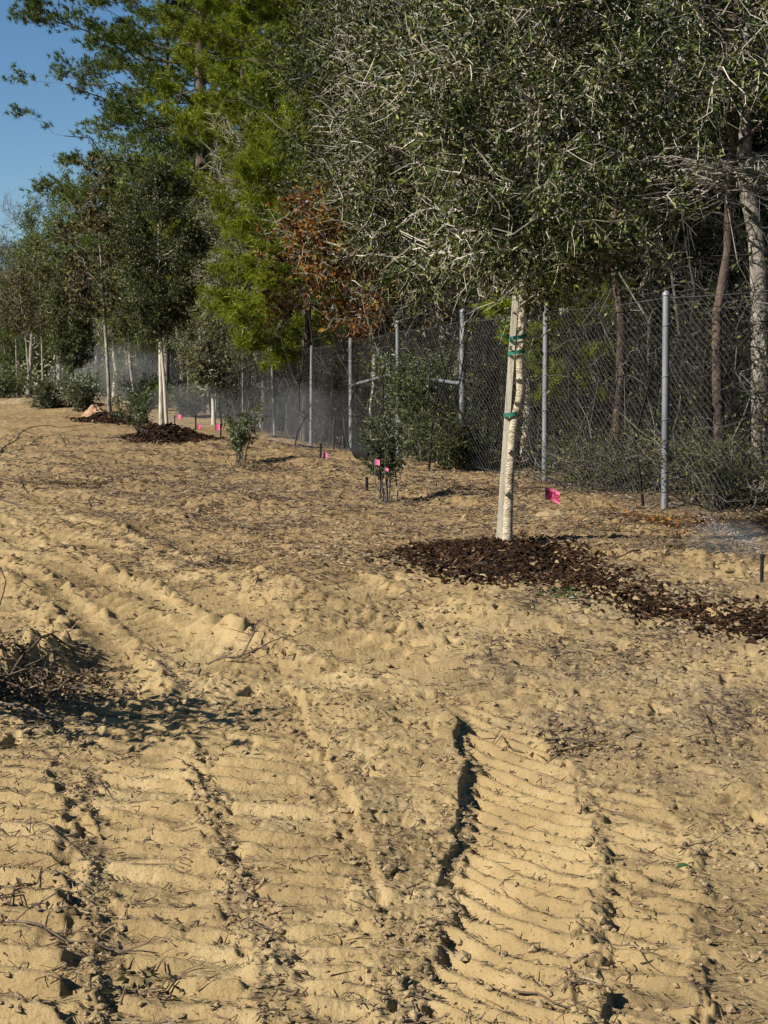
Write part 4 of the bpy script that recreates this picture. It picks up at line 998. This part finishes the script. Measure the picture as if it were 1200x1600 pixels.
def mound(name, px, py, y, rx, ry, h, mat, label, cat, seed):
    c = at(px, py, y); x0, y0 = c[0], c[1]; g = gz(x0, y0); n = 60
    u, v = np.meshgrid(np.linspace(-1, 1, n), np.linspace(-1, 1, n)); x = u * rx; yy = v * ry
    e = np.hypot(u, v) + .18 * perlin(x * 2 / rx + 9, yy * 2 / ry, seed)
    z = H0(x0 + x.ravel(), y0 + yy.ravel()) - g + (h * (1 - sstep(0, 1, e)) - .05 * sstep(.8, 1.0, e)).ravel() + (.12 * h * perlin(x * 6 / rx, yy * 6 / ry, seed + 1) * (e < 1)).ravel() + (.06 * h * perlin(x * 14 / rx, yy * 14 / ry, seed + 2) * (e < 1)).ravel() - .02
    idx = np.arange(n * n).reshape(n, n); f = np.stack([idx[:-1, :-1], idx[:-1, 1:], idx[1:, 1:], idx[1:, :-1]], -1).reshape(-1, 4)
    mb = MB(); mb.add(np.stack([x.ravel(), yy.ravel(), z], 1), f, 0, True); o = mb.build(name, [mat]); o.location = (x0, y0, g); tag(o, label, cat)
mound('clay_mound', 150, 640, 40, .5, .8, .36, M['clay'], 'small heap of pinkish orange clay left of the tall thin sapling', 'soil heap', 3)
mound('sand_heap', 870, 815, 12.2, .32, .4, .09, M['clod'], 'pale sand heap below the lettered pink flag', 'soil heap', 5)
mound('sand_heap', 35, 632, 52, 1.2, 2, .22, M['clod'], 'pale sand heap near the farthest mulch ring', 'soil heap', 6)

# ------------------------------------------------------------------ sticks on the sand
def stick(pts, r, label, side=5, mat='twig_dark', lift=.012, seed=0, name='fallen_branch', arch=0.):
    rg = np.random.default_rng(seed + 100); W = np.array([GZ(*p) for p in pts]); n = 14
    dd = np.concatenate([[0], np.cumsum(np.linalg.norm(np.diff(W, axis=0), axis=1))]); s = np.linspace(0, dd[-1], n)
    P = np.stack([np.interp(s, dd, W[:, i]) for i in range(3)], 1); L = dd[-1]
    P[1:-1, :2] += rg.normal(0, .009 * L, (n - 2, 2)); P[:, 2] = Hfull(P[:, 0], P[:, 1]) + lift + arch * np.sin(np.linspace(0, math.pi, n)) + rg.random(n) * .006
    P[1:-1] = (P[:-2] + P[1:-1] * 2 + P[2:]) / 4
    o0 = P[0].copy(); P = P - o0; mb = MB(); tubes(mb, P, np.linspace(r, r * .35, n), 6, 0, cap=True)
    for _ in range(side):
        k = rg.integers(2, n - 2); a = nrm(P[k + 1] - P[k - 1]); b = nrm(a + rg.normal(0, .8, 3) * [1, 1, .35] + [0, 0, .15]); l = L * rg.uniform(.1, .3)
        q = P[k] + b * np.linspace(0, l, 5)[:, None] + rg.normal(0, .04 * l, (5, 3)); q[0] = P[k]
        zg = Hfull(q[:, 0] + o0[0], q[:, 1] + o0[1]) - o0[2] + .004; q[:, 2] = np.maximum(q[:, 2], zg)
        tubes(mb, q, np.linspace(r * .5, r * .2, 5), 4, 0)
    o = mb.build(name, [M[mat]]); o.location = o0; tag(o, label, 'branch'); return o
stick([(-60, 1115), (0, 1090), (60, 1058), (138, 1035)], .011, 'thick dark branch lying across the brush pile and pointing right', 3, arch=.05, seed=1)
stick([(-50, 1108), (20, 1118), (90, 1128), (165, 1144)], .008, 'straight grey branch under the brush pile pointing down right', 4, arch=.02, seed=2, mat='twig_grey')
stick([(-20, 1288), (50, 1298), (110, 1330), (152, 1360)], .0045, 'curved thin branch crossing the left track edge', 5, seed=3)
stick([(150, 1345), (210, 1356), (250, 1362), (285, 1372)], .003, 'thin twig lying across the second track', 2, seed=4)
stick([(-20, 1463), (60, 1473), (120, 1486), (185, 1503), (247, 1497)], .0045, 'long wavy dark stick low on the left tracks', 5, seed=5)
stick([(0, 1310), (40, 1325), (90, 1338)], .003, 'short twig below the curved branch at the left edge', 2, seed=6)
stick([(150, 1222), (165, 1240), (180, 1256)], .003, 'short dark twig on the second track below the leafy shadow', 1, seed=7)
stick([(365, 1392), (392, 1404), (422, 1416)], .003, 'little twig on the third track from the left', 1, seed=8)
stick([(386, 1444), (405, 1453), (430, 1464)], .0035, 'dark twig below the third track clods', 1, seed=9)
stick([(900, 1455), (950, 1480), (990, 1492), (1030, 1512)], .0028, 'curved thin twig across the ribbed right track', 2, seed=10)
stick([(800, 1538), (840, 1545), (870, 1560), (930, 1590)], .0035, 'root like stick near the bottom right of centre', 4, seed=11)
stick([(325, 1032), (370, 1036), (405, 1028), (440, 1012)], .006, 'forked brown stick heap on the sand left of centre', 9, seed=12, arch=.03)
stick([(375, 1030), (400, 1010), (412, 985)], .005, 'upright curling root beside the forked stick', 7, seed=13, arch=.05)
stick([(0, 708), (40, 686), (75, 678), (102, 700)], .011, 'long arching dark branch at the far left above the tracks', 8, seed=14, arch=.18)
stick([(0, 752), (30, 760), (52, 778)], .009, 'bent dark branch lying at the left edge', 3, seed=15, arch=.03)
stick([(-10, 782), (30, 788), (55, 790)], .007, 'straight dark stick at the left edge below the bent one', 1, seed=16)
stick([(140, 770), (170, 757), (205, 735)], .006, 'pale stick beside the low brush clump', 3, seed=17, mat='twig_grey')
stick([(270, 892), (330, 888), (385, 880)], .006, 'brushy dark branch lying in the middle left sand', 12, seed=18, arch=.02)
stick([(255, 850), (280, 870), (286, 895)], .005, 'thin stem rising from the brushy branch', 3, seed=19, arch=.06)
stick([(1100, 1120), (1112, 1150), (1127, 1182)], .003, 'short dark twig standing out on the grey sand at right', 1, seed=20)
stick([(820, 972), (832, 945), (846, 925)], .003, 'pale straw stalk just below the mulch tail', 1, seed=21, mat='straw')
stick([(730, 905), (760, 880), (790, 860)], .003, 'thin dark runner lying over the big mulch mound', 2, seed=22)
stick([(850, 1165), (890, 1155), (930, 1170)], .004, 'spidery grey twig bundle on the right sand', 10, seed=23)
stick([(600, 935), (660, 940), (720, 935)], .003, 'thin twig on the ridge left of the mulch tail', 3, seed=24)
stick([(1000, 870), (960, 880), (900, 868)], .006, 'dark stick at the right of the big mulch mound', 3, seed=25)
stick([(880, 820), (905, 812), (930, 806)], .006, 'short dark stick on the pale sand heap', 2, seed=26)
stick([(980, 800), (1005, 795), (1020, 792)], .01, 'pale broken limb at the foot of the nearest fence post', 1, seed=27, mat='twig_pale')
stick([(505, 1180), (520, 1172), (548, 1168)], .003, 'small twig on the crumbly hump', 2, seed=28)
stick([(1060, 1330), (1100, 1325), (1135, 1310)], .0025, 'fine twig near the fresh green leaf', 2, seed=29)
stick([(400, 760), (450, 768), (510, 775)], .007, 'dark root lying right of the small dark shrub', 5, seed=30)

# brush pile left: cut leafy branch with soil, partly outside the picture
def brush_pile():
    g = GZ(45, 1085); t = empty('brush_pile', g, 0, 'heap of cut branches, roots and dry leaves on the left edge of the tracks', 'brush pile')
    rg = np.random.default_rng(66); n = 90
    S = np.array([-.35, 0, .05]) + rg.normal(0, 1, (n, 3)) * [.22, .16, .03]; E = S + rg.normal(0, 1, (n, 3)) * [.30, .18, .16]
    zg = lambda q: Hfull(q[..., 0].ravel() + g[0], q[..., 1].ravel() + g[1]).reshape(q.shape[:-1]) - g[2]
    P = bez(S, (S + E) / 2 + rg.normal(0, .04, (n, 3)), E, 7, rg, .04); P[..., 2] = np.maximum(P[..., 2], zg(P) + .006)
    mb = MB(); tubes(mb, P, rg.uniform(.0015, .007, n)[:, None] * np.linspace(1, .4, 7)[None], 4, 0, False); mb.build('branches', [M['twig_dark']], t)
    m = 1500; pos = rg.normal(0, 1, (m, 3)) * [.27, .17, 0] + [-.12, 0, 0]; pos[:, 2] = zg(pos) + rg.random(m) * .05
    lm = MB(); leaves(lm, pos, rg.normal(size=(m, 3)) * [1, 1, .4], nrm(rg.normal(0, .6, (m, 3)) + [0, 0, 1]), rg.uniform(.02, .05, m), .02, 0, .25, .1); lm.build('dry_leaves', [M['dead_leaf']], t)
    # leafy limb standing up beyond the left edge, throwing the shadow seen on the tracks
    mb = MB(); lm = MB()
    S = np.array([[-.55, -.05, 0.]]).repeat(16, 0) + rg.normal(0, .05, (16, 3)); E = np.array([-2.02 - g[0], 6.15 - g[1], .9]) + rg.normal(0, 1, (16, 3)) * [.18, .26, .09]
    P = bez(S, (S + E) / 2 + [0, 0, .06], E, 8, rg, .03); tubes(mb, P, np.linspace(.010, .003, 8)[None].repeat(16, 0), 4, 0, False); mb.build('limb', [M['twig_dark']], t)
    m = 480; i = rg.integers(0, 16, m); pos = P[i, rg.integers(4, 8, m)] + rg.normal(0, .055, (m, 3)); lm = MB()
    leaves(lm, pos, rg.normal(size=(m, 3)), nrm(rg.normal(0, .7, (m, 3)) + [-.6, -.3, .5]), .07, .035, 0, .2, .1); lm.build('foliage', [M['sparse_leaf']], t)
brush_pile()

# leafy debris clump and single leaves
def debris(px, py, label, n, sp, seed, mat='dead_leaf'):
    g = GZ(px, py); rg = np.random.default_rng(seed); t = empty('leafy_debris', g, 0, label, 'debris')
    pos = rg.normal(0, 1, (n, 3)) * [sp, sp * .8, 0]; pos[:, 2] = Hfull(pos[:, 0] + g[0], pos[:, 1] + g[1]) - g[2] + rg.random(n) * sp * .25
    lm = MB(); leaves(lm, pos, rg.normal(size=(n, 3)) * [1, 1, .5], nrm(rg.normal(0, .6, (n, 3)) + [0, 0, 1]), rg.uniform(.5, 1, n) * (.042 if g[1] < 6 else .06), .016 if g[1] < 6 else .022, 0, .25, .1); lm.build('leaves', [M[mat]], t)
    m = n // 4; S = rg.normal(0, 1, (m, 3)) * [sp, sp * .8, 0]; E = S + rg.normal(0, 1, (m, 3)) * [sp, sp, .02]
    P = bez(S, (S + E) / 2, E, 5, rg, .05); P[..., 2] = Hfull(P[..., 0].ravel() + g[0], P[..., 1].ravel() + g[1]).reshape(m, 5) - g[2] + .008 + rg.random((m, 5)) * sp * .15
    mb = MB(); tubes(mb, P, np.full((m, 5), .0028), 3, 0, False); mb.build('twigs', [M['twig_dark']], t)
debris(345, 885, 'dark clump of withered leaves at the end of the brushy branch', 60, .10, 1, 'sparse_leaf')
debris(120, 760, 'low clump of withered brush left of the pale stick', 120, .28, 2, 'sparse_leaf')
debris(40, 1425, 'clump of curled dry leaves on the leftmost track', 40, .10, 3)
debris(230, 1545, 'dark leafy crumbs at the bottom of the second track', 30, .06, 4, 'sparse_leaf')
debris(890, 1160, 'flattened grey weeds on the right sand', 60, .14, 5)
debris(400, 735, 'withered brush around the foot of the small dark shrub', 130, .30, 6, 'sparse_leaf')
debris(890, 935, 'green weed sprouting below the mulch tail', 45, .07, 7, 'bright_leaf')
debris(780, 770, 'dead brush along the foot of the fence left of the nearest oak trunk', 160, .5, 8)
debris(1080, 825, 'rusty leaves heaped right of the nearest fence post', 420, .34, 9, 'brown_leaf')
debris(1120, 862, 'dark leaves standing in for the patch of shade left of the spraying sprinkler', 160, .2, 10, 'sparse_leaf')  # dark leaf clump added to imitate a patch of shade on the ground

def leaf(px, py, L, mat, label, a=0.):
    g = GZ(px, py); u = np.linspace(0, 1, 9); wv = np.sin(u ** .8 * math.pi) * .30
    mb = MB(); c = np.stack([u - .5, u * 0, .12 + .15 * np.sin(u * 3)], 1) * L
    l = c + np.stack([u * 0, wv, .35 * wv], 1) * L; r = c + np.stack([u * 0, -wv, .35 * wv], 1) * L
    V = np.concatenate([l, c, r]); f = [(i, i + 1, 9 + i + 1, 9 + i) for i in range(8)] + [(9 + i, 9 + i + 1, 18 + i + 1, 18 + i) for i in range(8)]
    mb.add(V, f, 0, True); tubes(mb, np.array([c[0], c[0] + [-.25 * L, 0, -.02 * L]]), np.array([.001, .001]), 4, 0)
    o = mb.build('leaf', [mat]); o.location = (g[0], g[1], g[2] + .004); o.rotation_euler = (0, 0, a); tag(o, label, 'leaf')
leaf(1070, 1357, .065, M['green_leaf'], 'single fresh green leaf lying at the right of the ribbed tracks', .1)
leaf(232, 1318, .05, M['twig_dark'], 'single dark curled leaf on the second track', .5)
leaf(800, 1213, .035, M['twig_dark'], 'small dark leaf on the upper part of the right track', 1.5)
leaf(383, 1328 - 150, .035, M['twig_dark'], 'small brown leaf on the upper third track', .8)

# ------------------------------------------------------------------ spray
def spray():
    rg = np.random.default_rng(9)
    m = bpy.data.materials.new('water_mist'); m.use_nodes = True; t = m.node_tree; t.nodes.clear()
    out = t.nodes.new('ShaderNodeOutputMaterial'); v = t.nodes.new('ShaderNodeVolumeScatter'); v.inputs['Color'].default_value = (.93, .95, 1, 1)
    v.inputs['Density'].default_value = .03; v.inputs['Anisotropy'].default_value = .2; t.links.new(v.outputs[0], out.inputs['Volume'])
    def blob(c, r, name_parent, mat):
        n, k = 24, 14; V = []
        for i in range(k + 1):
            for j in range(n):
                a, b = math.pi * i / k, 2 * math.pi * j / n
                V.append((c[0] + r[0] * math.sin(a) * math.cos(b), c[1] + r[1] * math.sin(a) * math.sin(b), c[2] + r[2] * math.cos(a)))
        f = [(i * n + j, i * n + (j + 1) % n, (i + 1) * n + (j + 1) % n, (i + 1) * n + j) for i in range(k) for j in range(n)]
        mb = MB(); mb.add(V, [q_[::-1] for q_ in f], 0, True); o = mb.build('water_mist', [mat]); o['kind'] = 'stuff'; return o
    for px, py, y, r, lb in [(495, 660, 24.5, (1.0, 1.2, .55), 'thin veil of sprinkler mist low in front of the gate end of the fence'),
                          (440, 650, 27.5, (.9, 1.2, .7), 'thin veil of sprinkler mist around the leaning fence post'),
                          (300, 650, 37, (1.5, 2.0, .8), 'thin veil of sprinkler mist behind the second oak trunk'),
                          (190, 590, 52, (2.5, 3.0, 1.2), 'pale mist drifting low in front of the far saplings')]:
        c = at(px, py, y); o = blob(c, r, None, m); tag(o, lb, 'mist')
    m2 = m.copy(); m2.node_tree.nodes['Volume Scatter'].inputs['Density'].default_value = .22
    c = at(1140, 845, 9.6); tag(blob(c, (.28, .3, .14), None, m2), 'faint cloud of spray above the sprinkler at the right edge', 'mist')
    # droplet jets of the near sprinkler
    n = 1500; s = rg.random(n) ** .7; k = rg.integers(0, 3, n)
    ends = np.array([at(1085, 815, 9.6), at(1230, 845, 9.3), at(1160, 835, 9.9)]); E = ends[k]
    P = j1 + (E - j1) * s[:, None] + np.array([0, 0, .05]) * (np.sin(s * 3.14))[:, None] + rg.normal(0, 1, (n, 3)) * (.004 + .035 * s)[:, None]
    mb = MB(); d = nrm(E - j1); needles(mb, P, d, .012, .0011)
    wm, tt, p, _ = new_mat('water_drops'); p.inputs['Base Color'].default_value = (.85, .9, .95, 1); p.inputs['Roughness'].default_value = .2; p.inputs['Alpha'].default_value = .8
    tag(mb.build('water_spray', [wm]), 'jets of fine water drops fanning from the riser at the right edge', 'water spray', kind='stuff')
spray()
